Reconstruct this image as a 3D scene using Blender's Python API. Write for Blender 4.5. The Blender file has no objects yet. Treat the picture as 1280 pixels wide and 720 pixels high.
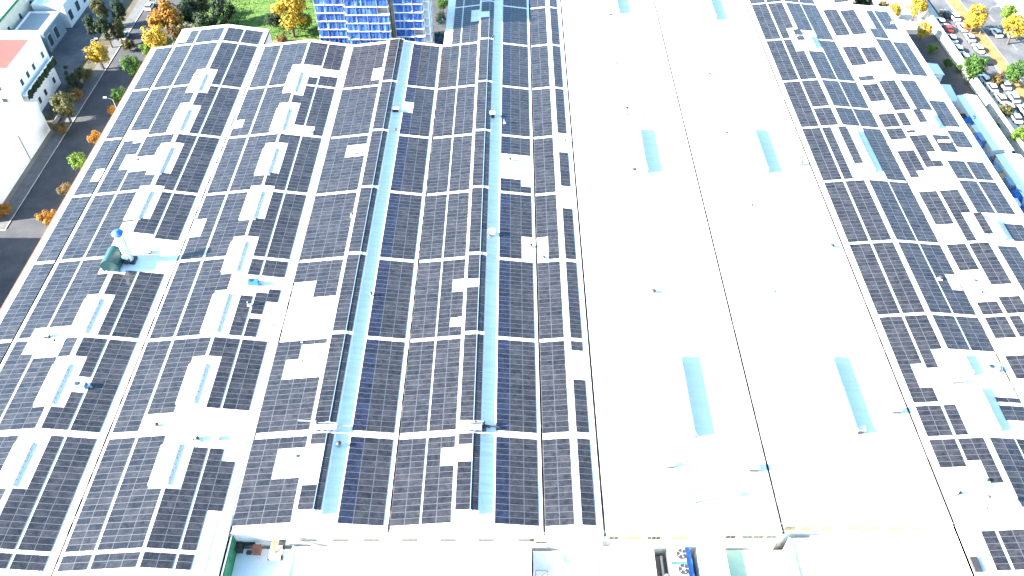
import bpy, bmesh, math, random
from mathutils import Vector, Matrix
random.seed(7)
C = bpy.context.scene.collection
SC = bpy.context.scene
R = math.radians

# ------------------------------------------------------------------ camera, sky, sun, exposure
F_PX, VH, U0 = 1040.0, 1084.0, 641.0
PITCH = math.atan(VH / F_PX)
CP, SP = math.cos(PITCH), math.sin(PITCH)
CAMZ = 115.0
cd = bpy.data.cameras.new('camera'); cam = bpy.data.objects.new('camera', cd); C.objects.link(cam)
cam.location = (0, 0, CAMZ)
cam.rotation_euler = (math.pi / 2 - PITCH, 0, 0.00066)
cd.sensor_width = 36; cd.lens = F_PX / 1280 * 36; cd.clip_start = 1; cd.clip_end = 3000
SC.camera = cam

SUN_EL, SUN_AZ = 29.0, 13.0          # the light comes from the left, slightly from the near side
d = Vector((math.cos(R(SUN_EL)) * math.cos(R(SUN_AZ)), math.cos(R(SUN_EL)) * math.sin(R(SUN_AZ)), -math.sin(R(SUN_EL))))
w = bpy.data.worlds.new('World'); SC.world = w; w.use_nodes = True
nt = w.node_tree; bg = nt.nodes['Background']
sky = nt.nodes.new('ShaderNodeTexSky'); sky.sky_type = 'NISHITA'; sky.sun_disc = False
sky.sun_elevation = R(SUN_EL); sky.sun_rotation = math.atan2(-d.x, -d.y)
sky.air_density = 1.0; sky.dust_density = 1.2; sky.ozone_density = 0.4
tint = nt.nodes.new('ShaderNodeMix'); tint.data_type = 'RGBA'; tint.blend_type = 'MULTIPLY'; tint.inputs['Factor'].default_value = 1.0
tint.inputs['B'].default_value = (0.74, 0.98, 1.06, 1)
nt.links.new(sky.outputs[0], tint.inputs['A']); nt.links.new(tint.outputs['Result'], bg.inputs[0]); bg.inputs[1].default_value = 0.086
sl = bpy.data.lights.new('sun', 'SUN'); so = bpy.data.objects.new('sun', sl); C.objects.link(so)
sl.energy = 4.8; sl.angle = R(0.5); sl.color = (1.0, 0.95, 0.88)
so.rotation_euler = d.to_track_quat('-Z', 'Y').to_euler(); so.location = (-200, -50, 150)
SC.view_settings.view_transform = 'Standard'; SC.view_settings.look = 'None'
SC.view_settings.exposure = 2.8; SC.view_settings.gamma = 1
SC.view_settings.use_curve_mapping = False

# ------------------------------------------------------------------ helpers
def P(u, v, z=0.0):
    """survey point: ground position of a spot measured in the photograph, lying at height z"""
    wv = v - 360 + VH; h = CAMZ - z
    return Vector((h / CP * (u - U0) / wv, h * (F_PX / CP / CP / wv - VH / F_PX), z))
def row_of(x, y, z):
    h = CAMZ - z
    return F_PX / CP / CP / (y / h + VH / F_PX) + 360 - VH

def nodes_mat(name):
    m = bpy.data.materials.new(name); m.use_nodes = True
    return m, m.node_tree, m.node_tree.nodes['Principled BSDF']
def mat(name, col, rough=0.8, var=0.12, scale=0.5, metal=0.0, col2=None, detail=4, bump=0.0, spec=0.5):
    m, nt, b = nodes_mat(name)
    b.inputs['Roughness'].default_value = rough; b.inputs['Metallic'].default_value = metal
    b.inputs['Specular IOR Level'].default_value = spec
    tc = nt.nodes.new('ShaderNodeTexCoord'); n = nt.nodes.new('ShaderNodeTexNoise')
    n.inputs['Scale'].default_value = scale; n.inputs['Detail'].default_value = detail; n.inputs['Roughness'].default_value = 0.65
    nt.links.new(tc.outputs['Object'], n.inputs['Vector'])
    r = nt.nodes.new('ShaderNodeValToRGB')
    r.color_ramp.elements[0].position = 0.35; r.color_ramp.elements[1].position = 0.65
    c2 = col2 or tuple(min(1, c * (1 + var)) for c in col); c1 = tuple(c * (1 - var) for c in col) if not col2 else col
    r.color_ramp.elements[0].color = (*c1, 1); r.color_ramp.elements[1].color = (*c2, 1)
    nt.links.new(n.outputs['Fac'], r.inputs['Fac']); nt.links.new(r.outputs['Color'], b.inputs['Base Color'])
    if bump:
        bp = nt.nodes.new('ShaderNodeBump'); bp.inputs['Strength'].default_value = bump
        nt.links.new(n.outputs['Fac'], bp.inputs['Height']); nt.links.new(bp.outputs['Normal'], b.inputs['Normal'])
    return m

def roof_mat(name, col, var=0.05):
    """trapezoidal white sheet: ribs run down the slope (along X), faint dirt streaks"""
    m, nt, b = nodes_mat(name)
    tc = nt.nodes.new('ShaderNodeTexCoord'); mp = nt.nodes.new('ShaderNodeMapping')
    mp.inputs['Scale'].default_value = (0.08, 1.2, 1)
    n = nt.nodes.new('ShaderNodeTexNoise'); n.inputs['Scale'].default_value = 1.0; n.inputs['Detail'].default_value = 5
    nt.links.new(tc.outputs['Object'], mp.inputs['Vector']); nt.links.new(mp.outputs['Vector'], n.inputs['Vector'])
    r = nt.nodes.new('ShaderNodeValToRGB'); r.color_ramp.elements[0].position = 0.3; r.color_ramp.elements[1].position = 0.6
    r.color_ramp.elements[0].color = (*[c * (1 - 3 * var) for c in col], 1); r.color_ramp.elements[1].color = (*col, 1)
    nt.links.new(n.outputs['Fac'], r.inputs['Fac']); nt.links.new(r.outputs['Color'], b.inputs['Base Color'])
    wv = nt.nodes.new('ShaderNodeTexWave'); wv.bands_direction = 'Y'; wv.inputs['Scale'].default_value = 0.8
    nt.links.new(tc.outputs['Object'], wv.inputs['Vector'])
    bp = nt.nodes.new('ShaderNodeBump'); bp.inputs['Strength'].default_value = 0.12; bp.inputs['Distance'].default_value = 0.04
    nt.links.new(wv.outputs['Fac'], bp.inputs['Height']); nt.links.new(bp.outputs['Normal'], b.inputs['Normal'])
    b.inputs['Roughness'].default_value = 0.55
    return m

def panel_mat(name, base=(0.0125, 0.0128, 0.0165)):
    """photovoltaic glass: cell grid, half-cut gap, each module a touch different"""
    m, nt, b = nodes_mat(name); L = nt.links
    tc = nt.nodes.new('ShaderNodeTexCoord'); sep = nt.nodes.new('ShaderNodeSeparateXYZ')
    L.new(tc.outputs['Generated'], sep.inputs[0])
    def line(out, k, wd):
        mu = nt.nodes.new('ShaderNodeMath'); mu.operation = 'MULTIPLY'; mu.inputs[1].default_value = k; L.new(out, mu.inputs[0])
        fr = nt.nodes.new('ShaderNodeMath'); fr.operation = 'FRACT'; L.new(mu.outputs[0], fr.inputs[0])
        su = nt.nodes.new('ShaderNodeMath'); su.operation = 'SUBTRACT'; su.inputs[1].default_value = 0.5; L.new(fr.outputs[0], su.inputs[0])
        ab = nt.nodes.new('ShaderNodeMath'); ab.operation = 'ABSOLUTE'; L.new(su.outputs[0], ab.inputs[0])
        gt = nt.nodes.new('ShaderNodeMath'); gt.operation = 'GREATER_THAN'; gt.inputs[1].default_value = 0.5 - wd; L.new(ab.outputs[0], gt.inputs[0])
        return gt.outputs[0]
    l1 = line(sep.outputs['X'], 12, 0.05); l2 = line(sep.outputs['Y'], 6, 0.035); 
    mx = nt.nodes.new('ShaderNodeMath'); mx.operation = 'MAXIMUM'; L.new(l1, mx.inputs[0]); L.new(l2, mx.inputs[1])
    oi = nt.nodes.new('ShaderNodeObjectInfo')
    rr = nt.nodes.new('ShaderNodeValToRGB')
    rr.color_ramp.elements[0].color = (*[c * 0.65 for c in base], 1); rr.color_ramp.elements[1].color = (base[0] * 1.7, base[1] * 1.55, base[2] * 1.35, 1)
    L.new(oi.outputs['Random'], rr.inputs['Fac'])
    mix = nt.nodes.new('ShaderNodeMix'); mix.data_type = 'RGBA'
    L.new(mx.outputs[0], mix.inputs['Factor']); L.new(rr.outputs['Color'], mix.inputs['A'])
    mix.inputs['B'].default_value = (0.06, 0.06, 0.07, 1)
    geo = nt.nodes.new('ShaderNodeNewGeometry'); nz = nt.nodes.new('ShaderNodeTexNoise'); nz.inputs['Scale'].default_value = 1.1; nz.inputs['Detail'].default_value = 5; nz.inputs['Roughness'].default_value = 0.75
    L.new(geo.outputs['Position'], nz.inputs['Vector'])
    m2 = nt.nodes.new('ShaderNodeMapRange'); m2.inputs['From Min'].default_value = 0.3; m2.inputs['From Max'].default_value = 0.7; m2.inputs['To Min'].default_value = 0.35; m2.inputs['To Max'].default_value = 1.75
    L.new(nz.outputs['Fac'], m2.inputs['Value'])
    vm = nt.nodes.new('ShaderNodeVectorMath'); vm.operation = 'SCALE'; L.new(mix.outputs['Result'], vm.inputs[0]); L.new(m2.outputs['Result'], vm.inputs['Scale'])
    L.new(vm.outputs['Vector'], b.inputs['Base Color'])
    # dust film and slightly different tilt of every module change the roughness a little
    mr = nt.nodes.new('ShaderNodeMapRange'); mr.inputs['To Min'].default_value = 0.10; mr.inputs['To Max'].default_value = 0.30
    L.new(oi.outputs['Random'], mr.inputs['Value']); L.new(mr.outputs['Result'], b.inputs['Roughness'])
    b.inputs['Specular IOR Level'].default_value = 0.6
    return m

def gutter_mat(name, dark, light, thr):
    m, nt, b = nodes_mat(name); L = nt.links
    tc = nt.nodes.new('ShaderNodeTexCoord'); mp = nt.nodes.new('ShaderNodeMapping'); mp.inputs['Scale'].default_value = (0.6, 0.45, 1)
    n = nt.nodes.new('ShaderNodeTexNoise'); n.inputs['Scale'].default_value = 1; n.inputs['Detail'].default_value = 3
    L.new(tc.outputs['Object'], mp.inputs[0]); L.new(mp.outputs[0], n.inputs['Vector'])
    r = nt.nodes.new('ShaderNodeValToRGB'); r.color_ramp.elements[0].position = thr; r.color_ramp.elements[1].position = thr + 0.05
    r.color_ramp.elements[0].color = (*dark, 1); r.color_ramp.elements[1].color = (*light, 1)
    L.new(n.outputs['Fac'], r.inputs[0]); L.new(r.outputs[0], b.inputs['Base Color']); b.inputs['Roughness'].default_value = 0.8
    return m

M = dict(
    roof=roof_mat('white_roof_sheet', (0.80, 0.80, 0.80)),
    roof_b=roof_mat('white_roof_sheet_worn', (0.76, 0.77, 0.78), 0.03),
    trim=mat('white_trim', (0.78, 0.78, 0.77), 0.5, 0.04, 2),
    wall=mat('white_render_wall', (0.72, 0.71, 0.68), 0.85, 0.06, 0.6),
    cream=mat('cream_render', (0.62, 0.57, 0.45), 0.85, 0.08, 0.6),
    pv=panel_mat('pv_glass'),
    pv_shade=panel_mat('pv_glass_shade_tone', (0.003, 0.006, 0.022)),  # same modules, with the shade beside the ridge monitors put into the base colour
    frame=mat('aluminium_frame', (0.22, 0.22, 0.23), 0.4, 0.05, 3, 0.6),
    rail=mat('mounting_rail', (0.5, 0.5, 0.5), 0.4, 0.05, 3, 0.7),
    gut=gutter_mat('dirty_gutter', (0.045, 0.036, 0.028), (0.14, 0.12, 0.10), 0.54),
    gutt=gutter_mat('tan_gutter', (0.07, 0.055, 0.04), (0.42, 0.37, 0.30), 0.47),
    arch=mat('translucent_sheet', (0.75, 0.74, 0.72), 0.4, 0.08, 1.2),
    rib=mat('skylight_rib', (0.30, 0.30, 0.30), 0.5, 0.05, 2),
    curb=mat('skylight_curb', (0.62, 0.64, 0.66), 0.6, 0.05, 2),
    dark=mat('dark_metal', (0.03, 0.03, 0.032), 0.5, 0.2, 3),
    grey=mat('grey_metal', (0.28, 0.29, 0.30), 0.45, 0.1, 3, 0.3),
    window=mat('window_glass', (0.05, 0.06, 0.07), 0.15, 0.2, 1),
    ochre=mat('ochre_window_frame', (0.42, 0.30, 0.10), 0.7, 0.1, 2),
    asphalt=mat('asphalt', (0.045, 0.046, 0.05), 0.9, 0.25, 0.25, detail=8, bump=0.05),
    asphalt2=mat('worn_asphalt', (0.055, 0.058, 0.065), 0.9, 0.0, 0.18, col2=(0.115, 0.115, 0.12), detail=8),
    concrete=mat('concrete_paving', (0.22, 0.21, 0.20), 0.9, 0.18, 0.5, detail=8),
    paving=mat('dark_paving', (0.10, 0.10, 0.10), 0.9, 0.2, 0.6, detail=8),
    verge=mat('verge_soil', (0.05, 0.045, 0.025), 0.95, 0.0, 0.4, col2=(0.10, 0.085, 0.05), detail=8),
    light=mat('pale_concrete', (0.46, 0.44, 0.39), 0.9, 0.14, 0.7, detail=8),
    ground=mat('bare_ground', (0.16, 0.14, 0.11), 0.95, 0.0, 0.08, col2=(0.26, 0.23, 0.18), detail=8),
    earth=mat('orange_earth', (0.30, 0.13, 0.05), 0.95, 0.0, 0.4, col2=(0.20, 0.12, 0.06), detail=8),
    leaflitter=mat('leaf_litter', (0.36, 0.17, 0.05), 0.95, 0.0, 0.5, col2=(0.13, 0.09, 0.04), detail=8),
    grass=mat('grass', (0.035, 0.085, 0.010), 0.95, 0.0, 0.25, col2=(0.09, 0.16, 0.018), detail=8),
    paint=mat('road_paint', (0.7, 0.7, 0.68), 0.7, 0.15, 2),
    red=mat('red_terrace_tiles', (0.26, 0.05, 0.035), 0.85, 0.0, 0.3, col2=(0.18, 0.04, 0.04), detail=6),
    green=mat('green_netting', (0.02, 0.16, 0.08), 0.8, 0.25, 1.5),
    dgreen=mat('dark_green_paint', (0.010, 0.05, 0.05), 0.4, 0.2, 1.0),
    teal=mat('pale_green_roofing', (0.36, 0.50, 0.38), 0.7, 0.05, 0.8),
    blue=mat('blue_paint', (0.02, 0.13, 0.42), 0.5, 0.15, 1.5),
    net=mat('blue_debris_netting', (0.008, 0.03, 0.18), 0.75, 0.0, 0.9, col2=(0.02, 0.10, 0.36), detail=6),
    net2=mat('light_blue_netting', (0.015, 0.08, 0.30), 0.75, 0.0, 0.9, col2=(0.10, 0.24, 0.46), detail=6),
    tan=mat('tan_window_frame', (0.30, 0.21, 0.10), 0.8, 0.15, 2),
    orange=mat('orange_paint', (0.65, 0.22, 0.05), 0.5, 0.1, 2),
    bark=mat('bark', (0.09, 0.065, 0.045), 0.95, 0.2, 3),
    rubber=mat('rubber', (0.02, 0.02, 0.02), 0.8, 0.1, 3),
    skin=mat('skin', (0.45, 0.28, 0.2), 0.7, 0.05, 4),
    glass=mat('car_glass', (0.02, 0.025, 0.03), 0.1, 0.1, 2),
    lamp=mat('lamp_lens', (0.6, 0.15, 0.1), 0.3, 0.05, 3),
    wood=mat('pallet_wood', (0.42, 0.28, 0.14), 0.85, 0.2, 2),
    steel=mat('blue_grey_sheet', (0.20, 0.28, 0.34), 0.5, 0.12, 1.0, 0.2),
    brick=mat('brown_fascia', (0.20, 0.08, 0.05), 0.9, 0.2, 1.0),
)
def leafmat(name, a, b):
    m, nt, bs = nodes_mat(name)
    g = nt.nodes.new('ShaderNodeNewGeometry'); r = nt.nodes.new('ShaderNodeValToRGB')
    r.color_ramp.elements[0].color = (*a, 1); r.color_ramp.elements[1].color = (*b, 1)
    nt.links.new(g.outputs['Random Per Island'], r.inputs[0]); nt.links.new(r.outputs[0], bs.inputs['Base Color'])
    bs.inputs['Roughness'].default_value = 0.7; bs.inputs['Specular IOR Level'].default_value = 0.2
    return m
LEAF = dict(
    yellow=leafmat('yellow_leaves', (0.20, 0.12, 0.01), (0.46, 0.30, 0.03)),
    orange=leafmat('orange_leaves', (0.17, 0.06, 0.008), (0.40, 0.18, 0.02)),
    green=leafmat('green_leaves', (0.015, 0.05, 0.008), (0.06, 0.12, 0.02)),
    lime=leafmat('lime_leaves', (0.05, 0.11, 0.010), (0.14, 0.20, 0.025)),
    dark=leafmat('dark_leaves', (0.008, 0.022, 0.010), (0.03, 0.05, 0.02)),
    olive=leafmat('olive_leaves', (0.035, 0.04, 0.01), (0.10, 0.09, 0.03)),
    brown=leafmat('brown_leaves', (0.08, 0.045, 0.015), (0.18, 0.12, 0.04)),
)

_m = M['arch']; _nt = _m.node_tree; _b = _nt.nodes['Principled BSDF']
_t = _nt.nodes.new('ShaderNodeBsdfTranslucent'); _t.inputs[0].default_value = (.8, .8, .78, 1)
_x = _nt.nodes.new('ShaderNodeMixShader'); _x.inputs[0].default_value = 0.6
_nt.links.new(_b.outputs[0], _x.inputs[1]); _nt.links.new(_t.outputs[0], _x.inputs[2]); _nt.links.new(_x.outputs[0], _nt.nodes['Material Output'].inputs['Surface'])

class MB:
    def __init__(s): s.v = []; s.f = []; s.m = []; s.mats = []
    def mi(s, m):
        if m is None: return 0
        if m not in s.mats: s.mats.append(m)
        return s.mats.index(m)
    def poly(s, pts, m=None):
        i = len(s.v); s.v += [tuple(p) for p in pts]; s.f.append(tuple(range(i, i + len(pts)))); s.m.append(s.mi(m))
    def box(s, x0, x1, y0, y1, z0, z1, m=None, T=None):
        c = [Vector((x, y, z)) for z in (z0, z1) for y in (y0, y1) for x in (x0, x1)]
        if T: c = [T @ p for p in c]
        i = len(s.v); s.v += [tuple(p) for p in c]
        for q in ((0, 2, 3, 1), (4, 5, 7, 6), (0, 1, 5, 4), (1, 3, 7, 5), (3, 2, 6, 7), (2, 0, 4, 6)):
            s.f.append(tuple(i + k for k in q)); s.m.append(s.mi(m))
    def tube(s, a, b, r, n=8, m=None, r2=None, caps=True):
        a, b = Vector(a), Vector(b); d = (b - a).normalized(); r2 = r if r2 is None else r2
        x = d.orthogonal().normalized(); y = d.cross(x); i = len(s.v)
        for p, q in ((a, r), (b, r2)):
            for k in range(n):
                t = 2 * math.pi * k / n; s.v.append(tuple(p + x * q * math.cos(t) + y * q * math.sin(t)))
        for k in range(n):
            j = (k + 1) % n; s.f.append((i + k, i + j, i + n + j, i + n + k)); s.m.append(s.mi(m))
        if caps:
            s.f.append(tuple(i + k for k in reversed(range(n)))); s.m.append(s.mi(m))
            s.f.append(tuple(i + n + k for k in range(n))); s.m.append(s.mi(m))
    def sheet(s, prof, y0, y1, th, m=None):
        """extrude an open profile [(x,z)...] along Y with thickness th downwards"""
        for (x0, z0), (x1, z1) in zip(prof, prof[1:]):
            s.poly([(x0, y0, z0), (x1, y0, z1), (x1, y1, z1), (x0, y1, z0)], m)
            s.poly([(x0, y0, z0 - th), (x0, y1, z0 - th), (x1, y1, z1 - th), (x1, y0, z1 - th)], m)
            s.poly([(x0, y0, z0 - th), (x1, y0, z1 - th), (x1, y0, z1), (x0, y0, z0)], m)
            s.poly([(x0, y1, z0), (x1, y1, z1), (x1, y1, z1 - th), (x0, y1, z0 - th)], m)
        for (x, z) in (prof[0], prof[-1]):
            s.poly([(x, y0, z), (x, y1, z), (x, y1, z - th), (x, y0, z - th)], m)
    def mesh(s, name, m=None):
        me = bpy.data.meshes.new(name); me.from_pydata(s.v, [], s.f)
        if s.mats:
            for k in s.mats: me.materials.append(k)
            me.polygons.foreach_set('material_index', s.m)
        elif m: me.materials.append(m)
        me.update(); return me
    def build(s, name, m=None, parent=None, loc=None):
        o = bpy.data.objects.new(name, s.mesh(name, m)); C.objects.link(o)
        if parent: o.parent = parent
        if loc is not None: o.location = loc
        return o

def tag(o, label, cat, group=None, kind=None):
    o['label'] = label; o['category'] = cat
    if group: o['group'] = group
    if kind: o['kind'] = kind
    return o
def thing(name, label, cat, loc=(0, 0, 0), rz=0, group=None):
    o = bpy.data.objects.new(name, None); C.objects.link(o); o.location = loc; o.rotation_euler = (0, 0, rz)
    o.empty_display_size = 0.5
    return tag(o, label, cat, group)
def struct(name, mb, m): 
    o = mb.build(name, m); o['kind'] = 'structure'; o['label'] = name.replace('_', ' '); return o
def dup(root, loc, rz, label):
    r = root.copy(); C.objects.link(r); r.location = loc; r.rotation_euler = (0, 0, rz); r['label'] = label
    for ch in root.children:
        c = ch.copy(); C.objects.link(c); c.parent = r
        for g in ch.children:
            q = g.copy(); C.objects.link(q); q.parent = c
    return r

# ------------------------------------------------------------------ ground, streets
mb = MB(); mb.poly([(-900, -500, 0), (900, -500, 0), (900, 1500, 0), (-900, 1500, 0)]); struct('ground', mb, M['ground'])
def slab(name, x0, x1, y0, y1, z, m, thick=None):
    mb = MB()
    if thick: mb.box(x0, x1, y0, y1, 0.0005, z)
    else: mb.poly([(x0, y0, z), (x1, y0, z), (x1, y1, z), (x0, y1, z)])
    return struct(name, mb, m)
slab('road', -104, -90.5, 40, 330, 0.008, M['asphalt'])
slab('road', -190, -104.0, 116.5, 126.5, 0.008, M['asphalt'])
slab('pavement', -107.0, -104.0, 127, 330, 0.13, M['paving'], 1)
slab('verge', -111.4, -107.0, 162, 330, 0.05, M['verge'], 1)
slab('pavement', -90.5, -88.0, 40, 262, 0.13, M['paving'], 1)
slab('pavement', 103, 114.1, 208, 330, 0.03, M['light'], 1)
slab('yard', -190, -111.4, 162, 330, 0.004, M['asphalt2'])
slab('yard', -36, -8, 183, 330, 0.004, M['asphalt'])
slab('yard', 98, 114.2, 40, 330, 0.004, M['asphalt'])
slab('yard', -60, 120, -20, 56, 0.004, M['concrete'])
slab('pavement', 114.7, 118.6, 40, 330, 0.14, M['light'], 1)
slab('road', 118.6, 124.2, 40, 330, 0.008, M['asphalt2'])
slab('pavement', 124.2, 128.0, 40, 330, 0.15, M['leaflitter'], 1)
slab('road', 128.0, 138.5, 40, 330, 0.008, M['asphalt2'])
slab('pavement', 138.5, 146, 40, 330, 0.14, M['light'], 1)
slab('yard', 146, 200, 40, 330, 0.006, M['ground'])
mb = MB()
for x in (118.75, 124.05, 128.15, 138.3):
    mb.poly([(x, 60, 0.014), (x + 0.13, 60, 0.014), (x + 0.13, 330, 0.014), (x, 330, 0.014)])
y = 70
while y < 320:
    mb.poly([(133.1, y, 0.014), (133.25, y, 0.014), (133.25, y + 3, 0.014), (133.1, y + 3, 0.014)])
    y += 7.5
struct('road_markings', mb, M['paint'])
# kerbs round the median and pavement edges
mb = MB()
for x in (124.2, 127.85, 118.45, 138.5): mb.box(x, x + 0.15, 40, 330, 0.001, 0.19)
for x in (-104.15, -90.5): mb.box(x, x + 0.15, 40 if x > -100 else 127, 262, 0.001, 0.17)
struct('kerb', mb, M['light'])
slab('earth_strip', -64, -47.8, 183.5, 202, 0.35, M['earth'], 1)
mb = MB()
for i in range(26):
    for j in range(20):
        x, y = -92 + i * 1.7, 189 + j * 4.2
        z = lambda a, b: 0.05 + 0.25 * math.sin(a * .21) * math.cos(b * .13)
        mb.poly([(x, y, .02 + abs(z(x, y))), (x + 1.7, y, .02 + abs(z(x + 1.7, y))), (x + 1.7, y + 4.2, .02 + abs(z(x + 1.7, y + 4.2))), (x, y + 4.2, .02 + abs(z(x, y + 4.2)))])
for k in range(9000):
    x, y = random.uniform(-92, -48), random.uniform(189, 240); a = random.random() * 6.28; h = random.uniform(.1, .3)
    dx, dy = .16 * math.cos(a), .16 * math.sin(a)
    mb.poly([(x - dx, y - dy, .05), (x + dx, y + dy, .05), (x + dx * .3, y + dy * .3, .25 + h)])
g = mb.build('grass', M['grass']); tag(g, 'green park lawn behind the white factory roofs', 'grass', kind='stuff')

# ------------------------------------------------------------------ factory halls
ZV = 10.0; HV = CAMZ - ZV
# gable: name, x_left, x_right, slope, y range left slope, y range right slope
G = {}
def gable(key, xl, xr, m, yl, yr, xr_ridge=None):
    xm = xr_ridge if xr_ridge is not None else (xl + xr) / 2
    G[key] = dict(xl=xl, xr=xr, xm=xm, m=m, zr=ZV + m * (xm - xl), yl=yl, yr=yr, mr=(m * (xm - xl)) / (xr - xm))
XLL, XLE, X01, X1A, XAB, XBC, XG1, XG2, XG3, XFG, XGE = -82.4, -87.6, -60.5, -38.45, -16.9, 4.37, 12.6, 37.0, 60.7, 78.6, 97.9
gable('L0', XLL, X01, .118, (47.6, 189.6), (47.6, 189.6), -70.45)
gable('L1', X01, X1A, .122, (47.6, 182.2), (47.6, 182.2), -48.85)
gable('A', X1A, XAB, .125, (54.7, 182.2), (54.7, 182.2))
gable('B', XAB, XBC, .125, (54.7, 214), (54.7, 214))
gable('C', XBC, XG1, .12, (54.7, 214), (54.7, 214), 8.95)
gable('D', XG1, XG2, .085, (55.0, 216), (55.0, 216))
gable('E', XG2, XG3, .085, (56.2, 216), (56.2, 216))
gable('F', XG3, XFG, .085, (38, 216), (38, 216), 70.3)
gable('G', XFG, XGE, .085, (38, 216), (38, 201), 87.8)

halls = {
    'left': thing('factory_hall', 'wide white factory hall covered with solar arrays left of the bare white roof', 'building', (-37, 50, 0)),
    'mid': thing('factory_hall', 'bare white twin-gable factory hall without solar panels in the centre', 'building', (37, 50, 0)),
    'right': thing('factory_hall', 'solar covered factory hall beside the yard with stacked blue goods', 'building', (79, 38, 0)),
}
def pbuild(mb, name, m, root):
    """parts are modelled in world coordinates; shift to the parent's frame"""
    o = mb.build(name, m, root); o.matrix_parent_inverse = Matrix.Translation(-root.location); return o

def hall_gable(key, root, roofm, gutter_left=None, gw=0.22):
    g = G[key]; zl, zr, xm = ZV, g['zr'], g['xm']; e = gw
    mb = MB()
    for (xa, za, xb, zb, (y0, y1)) in ((g['xl'] + e, zl + e * g['m'], xm, zr, g['yl']), (xm, zr, g['xr'] - e, zl + e * g['mr'], g['yr'])):
        mb.sheet([(xa, za), (xb, zb)], y0 - .25, y1 + .25, 0.12)
    # folded ridge cap
    mb.sheet([(xm - .35, zr - .35 * g['m'] + .03), (xm, zr + .045), (xm + .35, zr - .35 * g['mr'] + .03)], g['yl'][0] - .27, min(g['yl'][1], g['yr'][1]), 0.02)
    pbuild(mb, 'roof', roofm, root)
    mb = MB()
    for (xa, za, xb, zb, (y0, y1)) in ((g['xl'] + .006, zl, xm, zr, g['yl']), (xm, zr, g['xr'] - .006, zl, g['yr'])):
        t = .16
        for y in (y0, y1): mb.poly([(xa, y, 0), (xb, y, 0), (xb, y, zb - t), (xa, y, za - t)])
        for x, z in ((xa, za), (xb, zb)): mb.poly([(x, y0, 0), (x, y1, 0), (x, y1, z - t - (.3 if x in (xa, xb) and z == zl else 0)), (x, y0, z - t - (.3 if z == zl else 0))])
    pbuild(mb, 'wall', M['wall'], root)
    # fascia along both gable ends
    mb = MB()
    for (xa, za, xb, zb, (y0, y1)) in ((g['xl'] + .05, zl, xm, zr, g['yl']), (xm, zr, g['xr'] - .05, zl, g['yr'])):
        for y in (y0 - .32, y1 + .26):
            for s_, t_ in ((0, .3),):
                c = [(xa, y, za - .4), (xb, y, zb - .4), (xb, y, zb + .06), (xa, y, za + .06)]
                c2 = [(p[0], p[1] + .06, p[2]) for p in c]
                mb.poly(c); mb.poly(c2[::-1]); mb.poly([c[3], c[2], c2[2], c2[3]]); mb.poly([c[0], c2[0], c2[1], c[1]])
    pbuild(mb, 'fascia', M['trim'], root)
def gutter(x, y0, y1, w_, m, root, z=ZV):
    mb = MB(); d_ = .22
    mb.box(x - w_, x + w_, y0, y1, z - d_ - .03, z - d_)
    mb.box(x - w_ - .03, x - w_, y0, y1, z - d_, z + .03); mb.box(x + w_, x + w_ + .03, y0, y1, z - d_, z + .03)
    for yy in (y0, y1 - .04): mb.box(x - w_, x + w_, yy, yy + .04, z - d_, z)
    pbuild(mb, 'gutter', m, root)
for k in ('L0', 'L1', 'A', 'B', 'C'): hall_gable(k, halls['left'], M['roof'], gw=.16)
for k in ('D', 'E'): hall_gable(k, halls['mid'], M['roof_b'], gw=.16)
for k in ('F', 'G'): hall_gable(k, halls['right'], M['roof'], gw=.16)
# the half gable along the street
mb = MB(); mb.sheet([(XLE, ZV - .65), (XLL - .16, ZV - .02)], 44, 182.3, .12); pbuild(mb, 'roof', M['roof'], halls['left'])
mb = MB(); mb.box(XLE + .05, XLL - .006, 44.2, 182.1, 0, ZV - .85); pbuild(mb, 'wall', M['wall'], halls['left'])
mb = MB(); mb.box(XLE - .34, XLE - .003, 43.9, 182.4, ZV - 1.4, ZV - .58); pbuild(mb, 'fascia', M['brick'], halls['left'])
mb = MB(); mb.box(XLE, XLE + .18, 43.9, 182.4, ZV - .64, ZV - .52); pbuild(mb, 'parapet_cap', M['trim'], halls['left'])
for x, a, b_, w_, m in ((XLL, 47, 182, .16, 'gutt'), (X01, 47, 182, .12, 'gutt'), (X1A, 54, 182, .13, 'gutt'), (XAB, 54.2, 182, .15, 'gutt'), (XBC, 54.2, 214, .13, 'gut')):
    gutter(x, a, b_, w_, M[m], halls['left'])
gutter(XG1, 54.0, 216, .15, M['gut'], halls['mid']); gutter(XG2, 54.4, 216, .13, M['gut'], halls['mid'])
gutter(XG3, 55.6, 216, .13, M['gut'], halls['right']); gutter(XFG, 38, 201, .12, M['gutt'], halls['right'])

# slopes used for placing things
def SL(key, side):
    g = G[key]
    return (g['xl'], ZV, g['m']) if side == 'l' else (g['xm'], g['zr'], -g['mr'])
SL_LL = (XLE, ZV - .65, .125)
def x_on(t, sl_):
    x0, z0, m = sl_; return t / CP * (CAMZ - z0 + m * x0) / (1 + t * m / CP)
def z_on(x, sl_): return sl_[1] + sl_[2] * (x - sl_[0])

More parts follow.
